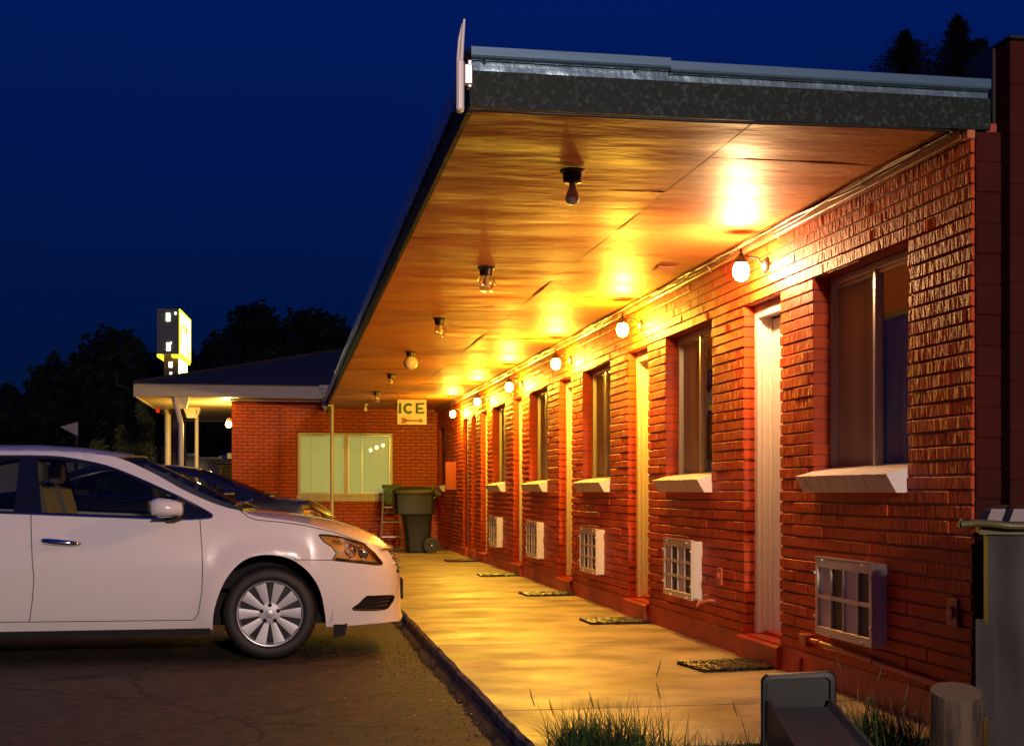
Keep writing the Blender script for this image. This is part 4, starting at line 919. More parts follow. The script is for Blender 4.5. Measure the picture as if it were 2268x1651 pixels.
for x, y, h, ln, az in ((1.03, 5.05, .36, .25, 3.3), (1.08, 5.05, .31, .2, 3.0), (1.22, 5.05, .33, .12, 3.1), (1.25, 5.03, .30, .14, 3.2), (1.46, 5.08, .44, .05, 0), (1.49, 5.05, .36, .10, 3.2), (2.33, 5.1, .45, .2, 3.0), (2.28, 5.12, .36, .3, 2.9), (2.40, 5.1, .40, .1, 0.2), (2.47, 5.12, .33, .3, .2), (1.86, 5.1, .28, .25, 3.1)):
    blade(x, y, .075, h, .0055, ln, az, 1, 8)
    tx = x+cos(az)*ln*h; tz = .075+h*(1-.25*ln)
    gb.tube([(tx-cos(az)*.02, y, tz-.07), (tx-cos(az)*.008, y, tz-.035), (tx, y, tz)], [.0016, .003, .0008], 5, mi=1)
tag(gb.build('grass', [M['grass'], M['stalk']], fix=False), 'tall dark green grass at the near end of the walkway', 'grass', kind='stuff')

# ------------------------------------------------------------------ trees
def tree(name, x, y, h, blobs, n, leaf, label, m='leaves', zlow=None, cat='tree', group=None, th=None):
    r = empty(name, (x, y, 0), label, cat, group); rn = random.Random(int(x*31+y*7+h*13))
    t = MB(); th = th or h*.6; tr = h*.03
    t.tube([(x, y, -.2), (x+.1, y, th*.5), (x, y, th)], [tr, tr*.7, tr*.35], 8)
    for bx, bz, br, *_ in blobs: t.tube([(x, y, th*.5), (x+bx*.5, y, (th*.5+bz)/2), (x+bx, y, bz)], [tr*.5, tr*.3, tr*.12], 6)
    t.build('trunk', M['bark'], r, smooth=60)
    c = MB(); vs = []; fs = []
    tot = sum(b_[2]**2 for b_ in blobs)
    for b_ in blobs:
        bx, bz, br = b_[:3]; sq = b_[3] if len(b_) > 3 else 1
        for k in range(int(n*br*br/tot)):
            a = rn.uniform(0, 2*pi); u = rn.uniform(-1, 1); s = sqrt(1-u*u); rad = br*(rn.random()**.45)*(1+.35*noise.noise(Vector((bx+3*s*cos(a), 3*s*sin(a), bz+3*u))))
            p = Vector((x+bx+rad*s*cos(a), y+rad*s*sin(a)*.9, bz+rad*u*sq))
            n1 = Vector((rn.gauss(0, 1), rn.gauss(0, 1), rn.gauss(0, 1))).normalized(); n2 = n1.orthogonal().normalized(); n3 = n1.cross(n2); l = leaf*rn.uniform(.6, 1.4)
            i = len(vs); vs += [p-n2*l, p+n3*l*.5, p+n2*l, p-n3*l*.5]; fs.append((i, i+1, i+2, i+3))
    c.add(vs, fs); c.build('crown', M[m], r, fix=False)
    return r
T = [ # name, x, y, h, blobs(dx, z, r)
 ('leafy_tree', -12.6, 62, 6, [(0, 4.6, 1.2), (-1.5, 3.3, 1.4), (.5, 2.8, 1.6), (.3, 5.3, .6)], 'lowest dark tree at the far left edge, with a spiky top'),
 ('leafy_tree', -10.0, 61, 7.5, [(0, 5.6, 1.5), (-.7, 4.0, 1.5), (.9, 4.6, 1.6), (0, 2.6, 1.9)], 'dark round tree second from the left on the skyline'),
 ('leafy_tree', -7.6, 60, 9, [(0, 6.6, 1.7), (-.6, 5.6, 1.8), (1.1, 5.8, 1.6), (0, 3.2, 2.3), (.4, 7.4, .9)], 'tallest dark tree left of the glowing sign'),
 ('leafy_tree', -5.2, 62, 8.5, [(0, 6.2, 1.6), (.8, 5.0, 1.7), (-.8, 4.6, 1.7), (0, 2.8, 2.0)], 'dark tree standing directly behind the glowing sign'),
 ('leafy_tree', -3.3, 61, 9, [(0, 6.3, 1.3), (.6, 5.0, 1.7), (.8, 7.3, 1.0), (-.3, 3.4, 1.9)], 'dark tree just right of the glowing sign, lower than its neighbour'),
 ('leafy_tree', -1.4, 60, 11, [(0, 8.3, 1.3), (-.9, 7.2, 1.4), (.9, 7.6, 1.3), (0, 5.5, 2.2), (.2, 9.0, .7), (0, 3.2, 2)], 'tall dark tree over the office roof, first of two rounded peaks'),
 ('leafy_tree', 1.0, 61, 11, [(0, 8.5, 1.2), (-1.0, 7.3, 1.3), (.8, 8.3, 1.1), (.2, 6.0, 2.1), (0, 3.5, 2)], 'tall dark tree over the office roof, second of two rounded peaks'),
 ('leafy_tree', 3.0, 60, 9.5, [(0, 7.6, 1.1), (-.6, 6.3, 1.5), (.6, 5.5, 1.6), (0, 3.5, 2)], 'dark tree on the skyline beside the canopy edge')]
for nm, x, y, h, bl, lab in T: tree(nm, x, y, h, bl, 7500, .20, lab, group='dark trees on the skyline')
for x, y, z0, hh, lab in ((-3.75, 36, 1.3, 2.2, 'tall yellow green shrub left of the thick porch post'), (-4.35, 36.5, 1.2, 1.6, 'middle yellow green shrub beyond the white car roof'), (-4.9, 36, 1.2, 1.2, 'lowest yellow green shrub beyond the white car roof'), (-3.3, 37, 1.0, 1.2, 'small shrub close beside the thick porch post')):
    tree('upright_shrub', x, y, z0+hh, [(0, z0+hh*.35, .42, 1.6), (.05, z0+hh*.7, .3, 1.8), (-.05, z0+hh*.95, .16, 1.8), (0, z0*.5, .45, 1.4)], 2600, .05, lab, 'shrub', cat='shrub', group='upright shrubs by the porch', th=z0+hh*.5)
def conifer(x, y, top, wid, z0, label, lean=0):
    r = empty('conifer_tree', (x, y, 0), label, 'tree', 'conifers behind the motel roof'); rn = random.Random(int(x*10))
    t = MB(); t.tube([(x, y, 0), (x, y, top-.2)], [.25, .03], 8); t.build('trunk', M['bark'], r, smooth=60)
    c = MB(); vs = []; fs = []
    z = top
    while z > z0:
        f_ = (top-z)/(top-z0); rad = wid*(.06+f_**.8)*rn.uniform(.75, 1.2)
        for k in range(15):
            a = rn.uniform(0, 6.28); L_ = rad*rn.uniform(.6, 1.1)
            for q in range(34):
                t_ = rn.random(); px = x+cos(a)*L_*t_; py = y+sin(a)*L_*t_; pz = z+.22*L_*t_-.10*(1-t_)*rn.random()
                p = Vector((px+rn.gauss(0, .04), py+rn.gauss(0, .04), pz+rn.gauss(0, .05)))
                d = Vector((cos(a)+rn.gauss(0, .5), sin(a)+rn.gauss(0, .5), .5+rn.gauss(0, .4))).normalized()*.085; s = d.orthogonal().normalized()*.022
                i = len(vs); vs += [p-d, p+s, p+d, p-s]; fs.append((i, i+1, i+2, i+3))
        z -= .13
    c.add(vs, fs); c.build('crown', M['needles'], r, fix=False)
conifer(14.95, 30, 12.35, 1.75, 10.0, 'broad conifer top showing above the middle of the motel roof')
conifer(16.35, 30, 12.80, 1.35, 9.8, 'tall pointed conifer top beside the block wall')
conifer(17.15, 30.3, 12.35, 1.1, 9.8, 'short conifer spire touching the block wall edge')

# ------------------------------------------------------------------ far low building, arrow, van
r = empty('low_building', (-3, 44, 0), 'long low pale sided building beyond the porch posts', 'building')
b = MB(); b.box(-9.5, 4, 44, 50, -.05, 2.22)
for k in range(9): b.box(-9.5, 4, 43.985, 43.999, .1+k*.23, .1+k*.23+.215)
b.build('siding_wall', M['trailer'], r)
b = MB(); b.add([(-9.8, 43.7, 2.22), (4.3, 43.7, 2.22), (4.3, 50.3, 2.22), (-9.8, 50.3, 2.22), (-9.8, 43.7, 2.30), (4.3, 43.7, 2.30), (4.3, 50.3, 2.42), (-9.8, 50.3, 2.42)], [(0, 1, 5, 4), (4, 5, 6, 7), (1, 2, 6, 5), (2, 3, 7, 6), (3, 0, 4, 7), (3, 2, 1, 0)]); b.build('roof', M['fascia'], r)
b = MB(); b.lathe([(0, .12), (.2, .10), (.28, 0)], (-3.1, 44.6, 2.33), 12); b.build('roof_vent', M['fascia'], r)
b = MB(); b.bbox(-1.0, -.1, 43.93, 43.98, 1.1, 1.9, .01); b.build('window', M['room'], r)
b = MB(); b.prism([(-6.52, 3.06), (-6.02, 3.22), (-6.02, 2.80)], 1, 39.97, 40.03); b.box(-6.08, -6.03, 39.975, 40.025, -.05, 2.85, 1)
tag(b.build('arrow_board', [M['acbody'], M['black']], loc=(-6.1, 40, 0)), 'small white triangular board pointing left among the dark trees', 'sign')
vm = mat('van_paint', (.16, .13, .05), .35, coat=.5)
r = empty('parked_van', (-1.0, 36, 0), 'boxy dark yellow van half hidden behind the office corner', 'van')
b = MB(); x0 = -1.88; b.bbox(x0, x0+1.8, 35.6, 39.8, .35, 1.20, .06); 
V = [(x0+.03, 35.65, 1.2), (x0+1.77, 35.65, 1.2), (x0+1.77, 39.7, 1.2), (x0+.03, 39.7, 1.2), (x0+.12, 35.72, 1.92), (x0+1.68, 35.72, 1.92), (x0+1.68, 39.6, 1.92), (x0+.12, 39.6, 1.92)]
b.add(V, [(0, 1, 5, 4), (1, 2, 6, 5), (2, 3, 7, 6), (3, 0, 4, 7), (4, 5, 6, 7)]); b.bbox(x0+.0, x0+1.8, 35.55, 39.7, 1.90, 1.98, .03)
b.build('body', vm, r, smooth=40)
b = MB(); b.bbox(x0+.22, x0+1.58, 35.60, 35.66, 1.28, 1.84, .02); b.build('window', M['black'], r)
b = MB()
for yy in (36.0, 37.2, 38.4): b.tube([(x0+.15, yy, 1.98), (x0+.15, yy, 2.13), (x0+1.6, yy, 2.13), (x0+1.6, yy, 1.98)], .02, 6)
b.tube([(x0+.15, 35.7, 2.10), (x0+.15, 39.3, 2.10)], .02, 6); b.tube([(x0+1.6, 35.7, 2.10), (x0+1.6, 39.3, 2.10)], .02, 6); b.bbox(x0+.3, x0+.9, 35.7, 36.3, 2.02, 2.22, .03)
b.build('roof_rack', M['alu'], r)
for yy in (36.4, 39.0):
    for xx in (x0+.02, x0+1.58):
        b = MB(); b.lathe([(0, 0), (.30, 0), (.34, .03), (.34, .19), (.30, .22), (0, .22)], (xx, yy, .34), 20, axis=0); b.build('wheel', M['rubber'], r, smooth=40)
b = MB(); b.bbox(x0-.14, x0+.02, 38.6, 38.75, 1.25, 1.45, .02); b.build('mirror', M['black'], r)
# ------------------------------------------------------------------ cars
X0, HWD, XR, RLN = .14, .88, -3.15, .62
NOSE = [(.18, .82), (.19, .855), (.215, .88), (.24, .882), (.271, .868), (.40, .867), (.515, .863), (.60, .856), (.667, .842), (.742, .80), (.778, .764), (.84, .72)]
def interp(T, x):
    if x <= T[0][0]: return T[0][1]
    for a, b in zip(T, T[1:]):
        if x <= b[0]: return a[1]+(b[1]-a[1])*(x-a[0])/(b[0]-a[0])
    return T[-1][1]
def side_w(z):
    if z < .62: return .085*((.62-z)/.45)**2.2
    if z < 1.0: return .05*((z-.62)/.38)**2
    return .05+.235*((z-1.0)/.42)
def S0(p, z):
    w = side_w(z); h = HWD-w
    if p > X0:
        ph = min(p-X0, pi/2); L = interp(NOSE, z)-X0
        return Vector((X0+L*sin(ph), w+h*(1-max(cos(ph), 0)**.7), z))
    if p < XR:
        ph = min(XR-p, pi/2)
        return Vector((XR-RLN*sin(ph), w+h*(1-max(cos(ph), 0)**.5), z))
    # soft sculpting: crease along the doors and flared arches
    fl = 0
    for cxw in (-.10, -2.81):
        d = sqrt((p-cxw)**2+(z-.33)**2); fl -= .020*math.exp(-((d-.43)/.07)**2)
    cr_ = -.006*math.exp(-((z-(.665-.02*p*.3))/.09)**2) if -2.4 < p < -.5 else 0
    return Vector((p, w+fl+cr_, z))
PE = X0+pi/2; PR = XR-pi/2
EDGE = [(PR, .98), (-4.2, 1.0), (-3.6, 1.06), (-3.2, 1.10), (-2.95, 1.20), (-2.6, 1.355), (-2.35, 1.435), (-2.15, 1.4587), (-1.9729, 1.4629), (-1.6712, 1.4645), (-1.3613, 1.4482), (-1.1619, 1.417), (-0.9391, 1.3189), (-0.7261, 1.2009), (-0.5656, 1.126), (-0.4249, 1.074), (-0.3126, 1.0454), (-0.2126, 1.0105), (-0.0094, 0.9814), (0.1696, 0.9522), (0.4713, 0.906), (0.8155, 0.8406), (0.9615, 0.8149), (1.117, 0.7915), (1.4, .778), (PE, .772)]
SIL = [(-3.77, 1.0), (-3.6, 1.08), (-3.2, 1.14), (-3.0, 1.22), (-2.7, 1.40), (-2.45, 1.49), (-2.279, 1.519), (-2.089, 1.524), (-1.768, 1.526), (-1.443, 1.505), (-1.224, 1.475), (-1.047, 1.439), (-.646, 1.249), (-.429, 1.139), (-.266, 1.055), (-.194, 1.043), (-.011, 1.027), (.173, .999), (.357, .965), (.544, .904), (.666, .856), (.764, .778)]
TRIM = [(-2.0877, 1.427), (-1.9685, 1.4295), (-1.6654, 1.429), (-1.4801, 1.4111), (-1.2503, 1.3623), (-1.0385, 1.2802), (-0.8269, 1.1844), (-0.6699, 1.1101), (-0.5274, 1.0309), (-0.5099, 1.0099), (-0.5313, 0.9971), (-0.7273, 0.9875), (-1.0224, 0.9988), (-1.4255, 1.0147), (-1.7246, 1.0282), (-1.9218, 1.0349), (-2.2, 1.045), (-2.5, 1.06), (-2.85, 1.085), (-2.88, 1.12), (-2.7, 1.235), (-2.5, 1.325), (-2.3, 1.39)]
GF = [(-1.7202, 1.412), (-1.664, 1.412), (-1.4787, 1.3935), (-1.2492, 1.3455), (-1.0377, 1.2634), (-0.8263, 1.1677), (-0.6976, 1.1062), (-0.7184, 1.0045), (-1.0229, 1.0165), (-1.4264, 1.0312), (-1.6518, 1.0416)]
GR = [(-1.835, 1.412), (-1.968, 1.412), (-2.0877, 1.408), (-2.28, 1.37), (-2.48, 1.305), (-2.55, 1.08), (-2.2, 1.062), (-1.93, 1.052), (-1.835, 1.048)]
HL = [(0.2895, 0.8751), (0.3339, 0.878), (0.5034, 0.8676), (0.7241, 0.8379), (0.8833, 0.8049), (0.9603, 0.755), (1.0115, 0.7007), (1.0234, 0.6489), (0.6845, 0.6728), (0.4045, 0.697), (0.4658, 0.7475), (0.4363, 0.7907), (0.3461, 0.8301)]
FOG = [(0.614, 0.3367), (0.6841, 0.3828), (0.7648, 0.4257), (0.8443, 0.4291), (1.2313, 0.4125), (1.1581, 0.3555), (1.0289, 0.3222)]
ARCHF = [(-0.5075, 0.1), (-0.5075, 0.2191), (-0.493, 0.367), (-0.4252, 0.5533), (-0.3261, 0.6784), (-0.2186, 0.7325), (-0.0935, 0.7399), (0.0312, 0.7095), (0.1327, 0.6402), (0.2324, 0.5457), (0.29, 0.4413), (0.3278, 0.2833), (.331, .1)]
ARCHR = [(x-2.70, z) for x, z in ARCHF]
BOT = [(PR, .25), (-3.3, .23), (-2.0963, 0.2217), (-0.5107, 0.2181), (0.3278, 0.2205), (0.7997, 0.2259), (1.1234, 0.2237), (1.4, .21), (PE, .20)]
SEAMB = [(-1.7194, 1.0291), (-1.6994, 0.7063), (-1.6886, 0.603), (-1.7008, 0.448), (-1.7259, 0.2939)]
SEAMF = [(-0.5936, 0.9942), (-0.5781, 0.8004), (-0.5719, 0.6429), (-0.5778, 0.4858), (-0.6026, 0.336), (-0.6291, 0.2932), (-0.6598, 0.2883), (-1.7259, 0.2939)]
SEAMR = [(-1.7259, .2939), (-2.2, .298), (-2.36, .31), (-2.42, .40), (-2.55, .62), (-2.70, .74), (-2.86, .85), (-2.88, 1.085)]
BSEAM = [(0.0531, 0.7071), (0.1919, 0.7019), (0.4045, 0.697)]
HSEAM = [(-0.3126, 1.0454), (-0.2623, 1.0045), (-0.2112, 0.985), (-0.01, 0.9640), (0.1722, 0.9371), (0.4712, 0.8962), (0.7362, 0.8471), (0.938, 0.8)]
def crs(P, n=4, closed=False):
    out = []; N = len(P); rng = range(N if closed else N-1)
    for i in rng:
        p0 = P[i-1] if (i or closed) else P[0]; p1 = P[i]; p2 = P[(i+1) % N]; p3 = P[(i+2) % N] if (closed or i+2 < N) else P[-1]
        for k in range(n):
            t = k/n
            out.append(tuple(.5*(2*p1[c]+(p2[c]-p0[c])*t+(2*p0[c]-5*p1[c]+4*p2[c]-p3[c])*t*t+(3*p1[c]-p0[c]-3*p2[c]+p3[c])*t**3) for c in (0, 1)))
    if not closed: out.append(P[-1])
    return out
def dens(P, d=.03, closed=False):
    out = []; N = len(P)
    for i in range(N if closed else N-1):
        a, b = P[i], P[(i+1) % N]; n = max(1, int(math.dist(a, b)/d)); out += [(lerp(a[0], b[0], k/n), lerp(a[1], b[1], k/n)) for k in range(n)]
    if not closed: out.append(P[-1])
    return out
def inside(p, poly):
    x, y = p; c = False; j = len(poly)-1
    for i in range(len(poly)):
        (xi, yi), (xj, yj) = poly[i], poly[j]
        if (yi > y) != (yj > y) and x < (xj-xi)*(y-yi)/(yj-yi)+xi: c = not c
        j = i
    return c
def triangulate(polys, lines, bounds, step, clip):
    V = []; E = []
    for P, closed in [(p, True) for p in polys]+[(l, False) for l in lines]:
        b = len(V); V += [Vector(p) for p in P]; n = len(P)
        E += [(b+i, b+(i+1) % n) for i in range(n if closed else n-1)]
    B = list(V); x = bounds[0]; cells = {}
    for v in B: cells.setdefault((int(v.x//step), int(v.y//step)), []).append(v)
    i = 0
    while x < bounds[1]:
        y = bounds[2]+(step/2 if i % 2 else 0)
        while y < bounds[3]:
            c = (int(x//step), int(y//step))
            if inside((x, y), clip) and all((v.x-x)**2+(v.y-y)**2 > (.55*step)**2 for dx in (-1, 0, 1) for dy in (-1, 0, 1) for v in cells.get((c[0]+dx, c[1]+dy), ())): V.append(Vector((x, y)))
            y += step
        x += step*.9; i += 1
    r = delaunay_2d_cdt(V, E, [], 0, 1e-5)
    return r[0], r[2]
EDs = crs(EDGE, 6); arch_f = crs(ARCHF[1:-1], 3); arch_f = [ARCHF[0]]+arch_f+[ARCHF[-1]]; arch_r = [(x-2.70, z) for x, z in arch_f]
TRs = crs(TRIM, 3, True); GFs = crs(GF[:7], 3)+GF[7:]; GRs = crs(GR[:5], 3)+GR[5:]; HLs = crs(HL[:9], 3)[:-1]+HL[8:]; FGs = crs(FOG, 3, True)
BOs = dens(BOT, .04); OUT = EDs+BOs[::-1]
def z_bot(p): return interp(BOT, p)
FD = SEAMB[::-1]+[(-1.7246, 1.0282), (-1.4255, 1.0147), (-1.0224, .9988), (-.7273, .9875)]+SEAMF[:-1]
RD = SEAMR+[(-2.5, 1.06), (-2.2, 1.045), (-1.9218, 1.0349)]+SEAMB
BUMP = [(.0531, .7071), (.1919, .7019), (.4045, .697), (.6845, .6728), (1.0234, .6489), (1.0115, .7007), (.9603, .755), (.90, .80), (.9615, .8149), (PE+.1, .80), (PE+.1, .1), (.331, .1), (.3278, .2833), (.29, .4413), (.2324, .5457), (.1327, .6402)]
GRIL = [(1.30, .745), (PE+.1, .745), (PE+.1, .575), (1.36, .575)]
def build_side():
    mouth = [(1.30, .745), (PE, .745), (PE, .575), (1.36, .575)]
    V, F = triangulate([dens(OUT, .04, True), dens(arch_f, .03, True), dens(arch_r, .03, True), dens(TRs, .03, True), dens(GFs, .03, True), dens(GRs, .03, True), dens(HLs, .02, True), dens(FGs, .02, True), dens(mouth, .03, True)],
                       [dens(SEAMB, .03), dens(SEAMF, .03), dens(SEAMR, .03), dens(BSEAM, .03)], (PR, PE, .15, 1.5), .042, OUT)
    out = {}
    for f in F:
        c = sum((V[i] for i in f), Vector((0, 0)))/3; c = (c.x, c.y)
        if not inside(c, OUT) or inside(c, arch_f) or inside(c, arch_r): continue
        if inside(c, GFs): k = 'glass_f'
        elif inside(c, GRs): k = 'glass_r'
        elif inside(c, TRs): k = 'surround'
        elif inside(c, HLs): k = 'headlight'
        elif inside(c, FGs): k = 'fog'
        elif inside(c, mouth): k = 'grille'
        elif inside(c, FD): k = 'front_door'
        elif inside(c, RD): k = 'rear_door'
        elif inside(c, BUMP): k = 'bumper'
        else: k = 'body'
        out.setdefault(k, []).append(f)
    return V, out
SV, SF = build_side()
# top: hood, windscreen, roof, rear glass, boot in plan (x, distance from the centre line)
EPTS = [S0(p, z) for p, z in dens(EDs, .04)]
def edge_at(x):
    for a, b in zip(EPTS, EPTS[1:]):
        if a.x <= x <= b.x and b.x > a.x: t = (x-a.x)/(b.x-a.x); return HWD-lerp(a.y, b.y, t), lerp(a.z, b.z, t)
    q = EPTS[-1] if x > 0 else EPTS[0]; return max(HWD-q.y, .001), q.z
def top_z(x, yc):
    ye, ze = edge_at(x); zc = max(interp(SIL, x), ze); t = min(1, max(0, yc/max(ye, .02))); return zc-(zc-ze)*t**2.6
def arc(xe, xc, n=14):
    ye = edge_at(xe)[0]; return [(xc+(xe-xc)*(k/n)**2, ye*k/n) for k in range(n+1)]
def cross(xe, xc):
    """arc from centre to the edge curve, ending exactly on an edge point"""
    j = min(range(len(EPTS)), key=lambda i: abs(EPTS[i].x-xe)); ex, ey = EPTS[j].x, HWD-EPTS[j].y
    return [(xc+(ex-xc)*(k/16)**2, ey*k/16) for k in range(17)]
HEAD, COWL, RG1, RG2 = cross(-1.1619, -1.047), cross(-.3126, -.235), cross(-2.45, -2.55), cross(-3.15, -3.22)
TOP = [(p.x, HWD-p.y) for p in EPTS]
tout = TOP+[(TOP[-1][0], 0)]+[(lerp(TOP[-1][0], TOP[0][0], k/90), 0) for k in range(1, 90)]+[(TOP[0][0], 0)]
def dedupe(P):
    o = [P[0]]
    for p in P[1:]:
        if math.dist(p, o[-1]) > 1e-4: o.append(p)
    return o
TV, TF0 = triangulate([dedupe(tout)], [HEAD, COWL, RG1, RG2], (-3.8, .8, .02, .9), .045, tout)
def xat(C, y):
    for a, b in zip(C, C[1:]):
        if a[1] <= y <= b[1]: return lerp(a[0], b[0], (y-a[1])/(b[1]-a[1]))
    return C[-1][0]
TF = {}
for f in TF0:
    c = sum((TV[i] for i in f), Vector((0, 0)))/3
    if not inside((c.x, c.y), tout): continue
    x, y = c
    k = 'hood' if x > xat(COWL, y) else 'windscreen' if x > xat(HEAD, y) else 'roof' if x > xat(RG1, y) else 'rear_window' if x > xat(RG2, y) else 'boot'
    TF.setdefault(k, []).append(f)
paint_w = mat('white_car_paint', (.80, .76, .73), .22, coat=1, spec=.5)
paint_b = mat('black_car_paint', (.010, .009, .009), .25, coat=.4)
gl_car = glass('car_glass', (.62, .66, .64), .05, gtint=(.34, .34, .30)); gl_ws = glass('windscreen_glass', (.6, .64, .62), .08, gtint=(.26, .24, .22))
gl_hl = glass('headlight_glass', (.92, .90, .86), .10)
blk = mat('gloss_black_trim', (.010, .010, .012), .18, coat=.6); mblk = mat('matt_black_plastic', (.014, .014, .014), .6); chrome = mat('chrome', (.75, .76, .80), .10, 1)
amber = mat('amber_lens', (1, .46, .06), .25, coat=1, metal=.1, bump=((30, 30, 12), .5, .006), var=((9, 9, 9), (.80, .62, .36), .48, .60)); refl = mat('headlamp_chrome', (.55, .50, .45), .12, .9, bump=((25, 25, 25), .5, .01)); rimm = mat('wheel_cover_silver', (.42, .42, .44), .30, .55)
seatm = mat('seat_fabric', (.20, .18, .13), .8); under = mat('underbody', (.01, .01, .01), .9)
def make_car(ox, oy, zs, label, paint, warp):
    r = empty('parked_car', (ox, oy, 0), label, 'car', 'cars parked nose in to the walkway')
    def T(v):
        z = v[2]*zs
        if zs > 1.03: z *= 1+.05*min(1, max(0, (v[0]-.1)/.3))
        if zs > 1.03 and z > 1.12: z = 1.12+(z-1.12)*.78
        return (ox+warp(v[0]), oy+v[1], z)
    def So(p, z, o=0):
        if not o: return S0(p, z)
        e = .004; a = S0(p+e, z)-S0(p-e, z); b = S0(p, z+e)-S0(p, z-e); n = a.cross(b)
        n = n.normalized() if n.length > 1e-9 else Vector((0, -1, 0))
        if n.y > 0 and abs(n.y) > abs(n.x): n = -n
        if p > X0+1.2 and n.x < 0: n = -n
        return S0(p, z)+n*o
    def sidepart(b, key, o=0, both=(0, 1), mi=0):
        fs = SF.get(key, []); ids = sorted({i for f in fs for i in f}); mp = {i: k for k, i in enumerate(ids)}
        for sd in both:
            vs = []
            for i in ids:
                q = So(SV[i].x, SV[i].y, o)
                if sd: q = Vector((q.x, 2*HWD-q.y, q.z))
                vs.append(T(q))
            b.add(vs, [tuple(mp[i] for i in (f if not sd else f[::-1])) for f in fs], mi)
    def toppart(b, key, o=0):
        fs = TF.get(key, []); ids = sorted({i for f in fs for i in f}); mp = {i: k for k, i in enumerate(ids)}
        for sd in (1, -1):
            vs = [T((TV[i].x, HWD-sd*TV[i].y, top_z(TV[i].x, TV[i].y)+o)) for i in ids]
            b.add(vs, [tuple(mp[i] for i in (f if sd > 0 else f[::-1])) for f in fs])
    def weld(o, keep=True):
        import bmesh
        bm = bmesh.new(); bm.from_mesh(o.data); bmesh.ops.remove_doubles(bm, verts=bm.verts, dist=.0006); bmesh.ops.recalc_face_normals(bm, faces=bm.faces); bm.to_mesh(o.data); bm.free()
        o.data.polygons.foreach_set('use_smooth', [True]*len(o.data.polygons)); o.data.set_sharp_from_angle(angle=radians(50))
    def ribbon(b, pts, rad, o=0, both=(0, 1), mi=0, closed=False):
        for sd in both:
            path = []
            for p, z in dens(pts, .03, closed)+([pts[0]] if closed else []):
                q = So(p, z, o)
                if sd: q = Vector((q.x, 2*HWD-q.y, q.z))
                path.append(T(q))
            b.tube(path, rad, 6, mi=mi)
    b = MB(); sidepart(b, 'body'); toppart(b, 'roof'); toppart(b, 'boot')
    # rolled lips of the wheel arches
    for ar in (arch_f, arch_r):
        for sd in (0, 1):
            path = [S0(p, max(z, z_bot(p))) for p, z in dens(ar, .03)]; m = len(path)
            vs = [T((q.x, q.y if not sd else 2*HWD-q.y, q.z)) for q in path]+[T((q.x, (q.y+.05) if not sd else 2*HWD-q.y-.05, q.z)) for q in path]
            b.add(vs, [(i, i+1, m+i+1, m+i) for i in range(m-1)])
    o = b.build('body', paint, r, fix=False); weld(o)
    b = MB(); toppart(b, 'hood'); o = b.build('hood', paint, r, fix=False); weld(o)
    for sd in (0, 1): sb = MB(); ribbon(sb, HSEAM, .0032, -.0005, (sd,)); sb.build('hood_seam', mblk, o)
    b = MB(); sidepart(b, 'bumper'); ob = b.build('bumper', paint, r, fix=False); weld(ob)
    for sd in (0, 1): sb = MB(); ribbon(sb, BSEAM, .0028, -.0005, (sd,)); sb.build('bumper_seam', mblk, ob)
    for sd in (0, 1): b = MB(); sidepart(b, 'fog', -.03, (sd,)); b.build('lower_intake', mblk, ob, smooth=True)
    for sd in (0, 1):
        b = MB()
        for k in range(3): zz = .345+.028*k; ribbon(b, [(.66+.04*k, zz), (1.12+.03*k, zz+.006)], .006, -.012, (sd,))
        ribbon(b, FGs, .004, 0, (sd,), closed=True); b.build('intake_slat', blk, ob, smooth=True)
    b = MB(); sidepart(b, 'grille', -.025); gg = b.build('grille', mblk, r, smooth=True)
    b = MB()
    for zz, p0 in ((.752, 1.10), (.70, 1.32), (.655, 1.36), (.61, 1.40)): ribbon(b, [(p0, zz), (1.5, zz-.003), (PE, zz-.004)], .011 if zz > .7 else .008, .008)
    b.build('grille_bar', chrome, gg, smooth=True)
    b = MB(); xn = ox+warp(.868); b.bbox(xn+.004, xn+.016, oy+HWD-.16, oy+HWD+.16, .36*zs, .52*zs, .003); b.bbox(xn-.02, xn+.004, oy+HWD-.10, oy+HWD+.10, .40*zs, .50*zs, .003); b.build('number_plate', mblk, ob)
    for key, nm, seam in (('front_door', 'front_door', SEAMF+SEAMB[::-1]), ('rear_door', 'rear_door', SEAMR)):
        for sd in (0, 1):
            b = MB(); sidepart(b, key, 0, (sd,)); d = b.build(nm, paint, r, fix=False); weld(d)
            b = MB(); ribbon(b, seam, .0030, -.0004, (sd,)); b.build('door_seam', mblk, d)
            hx = -1.519 if nm == 'front_door' else -2.47; b = MB(); s_ = (lambda w: oy+w) if not sd else (lambda w: oy+2*HWD-w)
            path = [(-.125, .022), (-.10, -.018), (-.03, -.024), (.06, -.022), (.115, -.012), (.135, .014)]
            for dz in (0,): b.tube([(ox+warp(hx+u), s_(v+.005), (.838-.10*u)*zs) for u, v in path], [.014, .020, .022, .020, .015, .008], 10)
            b.build('handle', chrome, d, smooth=60)
            b = MB(); 
            if not sd: b.lathe([(.058, 0), (.050, -.0)], (ox+warp(hx+.01), s_(.012), .845*zs), 20, axis=1); 
    for sd in (0, 1):
        b = MB(); sidepart(b, 'surround', -.002, (sd,)); b.build('window_surround', blk, r, smooth=True)
        b = MB(); ribbon(b, TRs, .0065, .003, (sd,), closed=True); b.build('window_trim', chrome, r, smooth=True)
        b = MB(); sidepart(b, 'glass_f', -.006, (sd,)); b.build('side_window', gl_car, r, smooth=True, fix=False)
        b = MB(); sidepart(b, 'glass_r', -.006, (sd,)); b.build('side_window', gl_car, r, smooth=True, fix=False)
        # headlight: chrome and amber bowl behind a clear lens
        b = MB(); sidepart(b, 'headlight', -.035, (sd,)); h = b.build('headlight', amber, r, smooth=True)
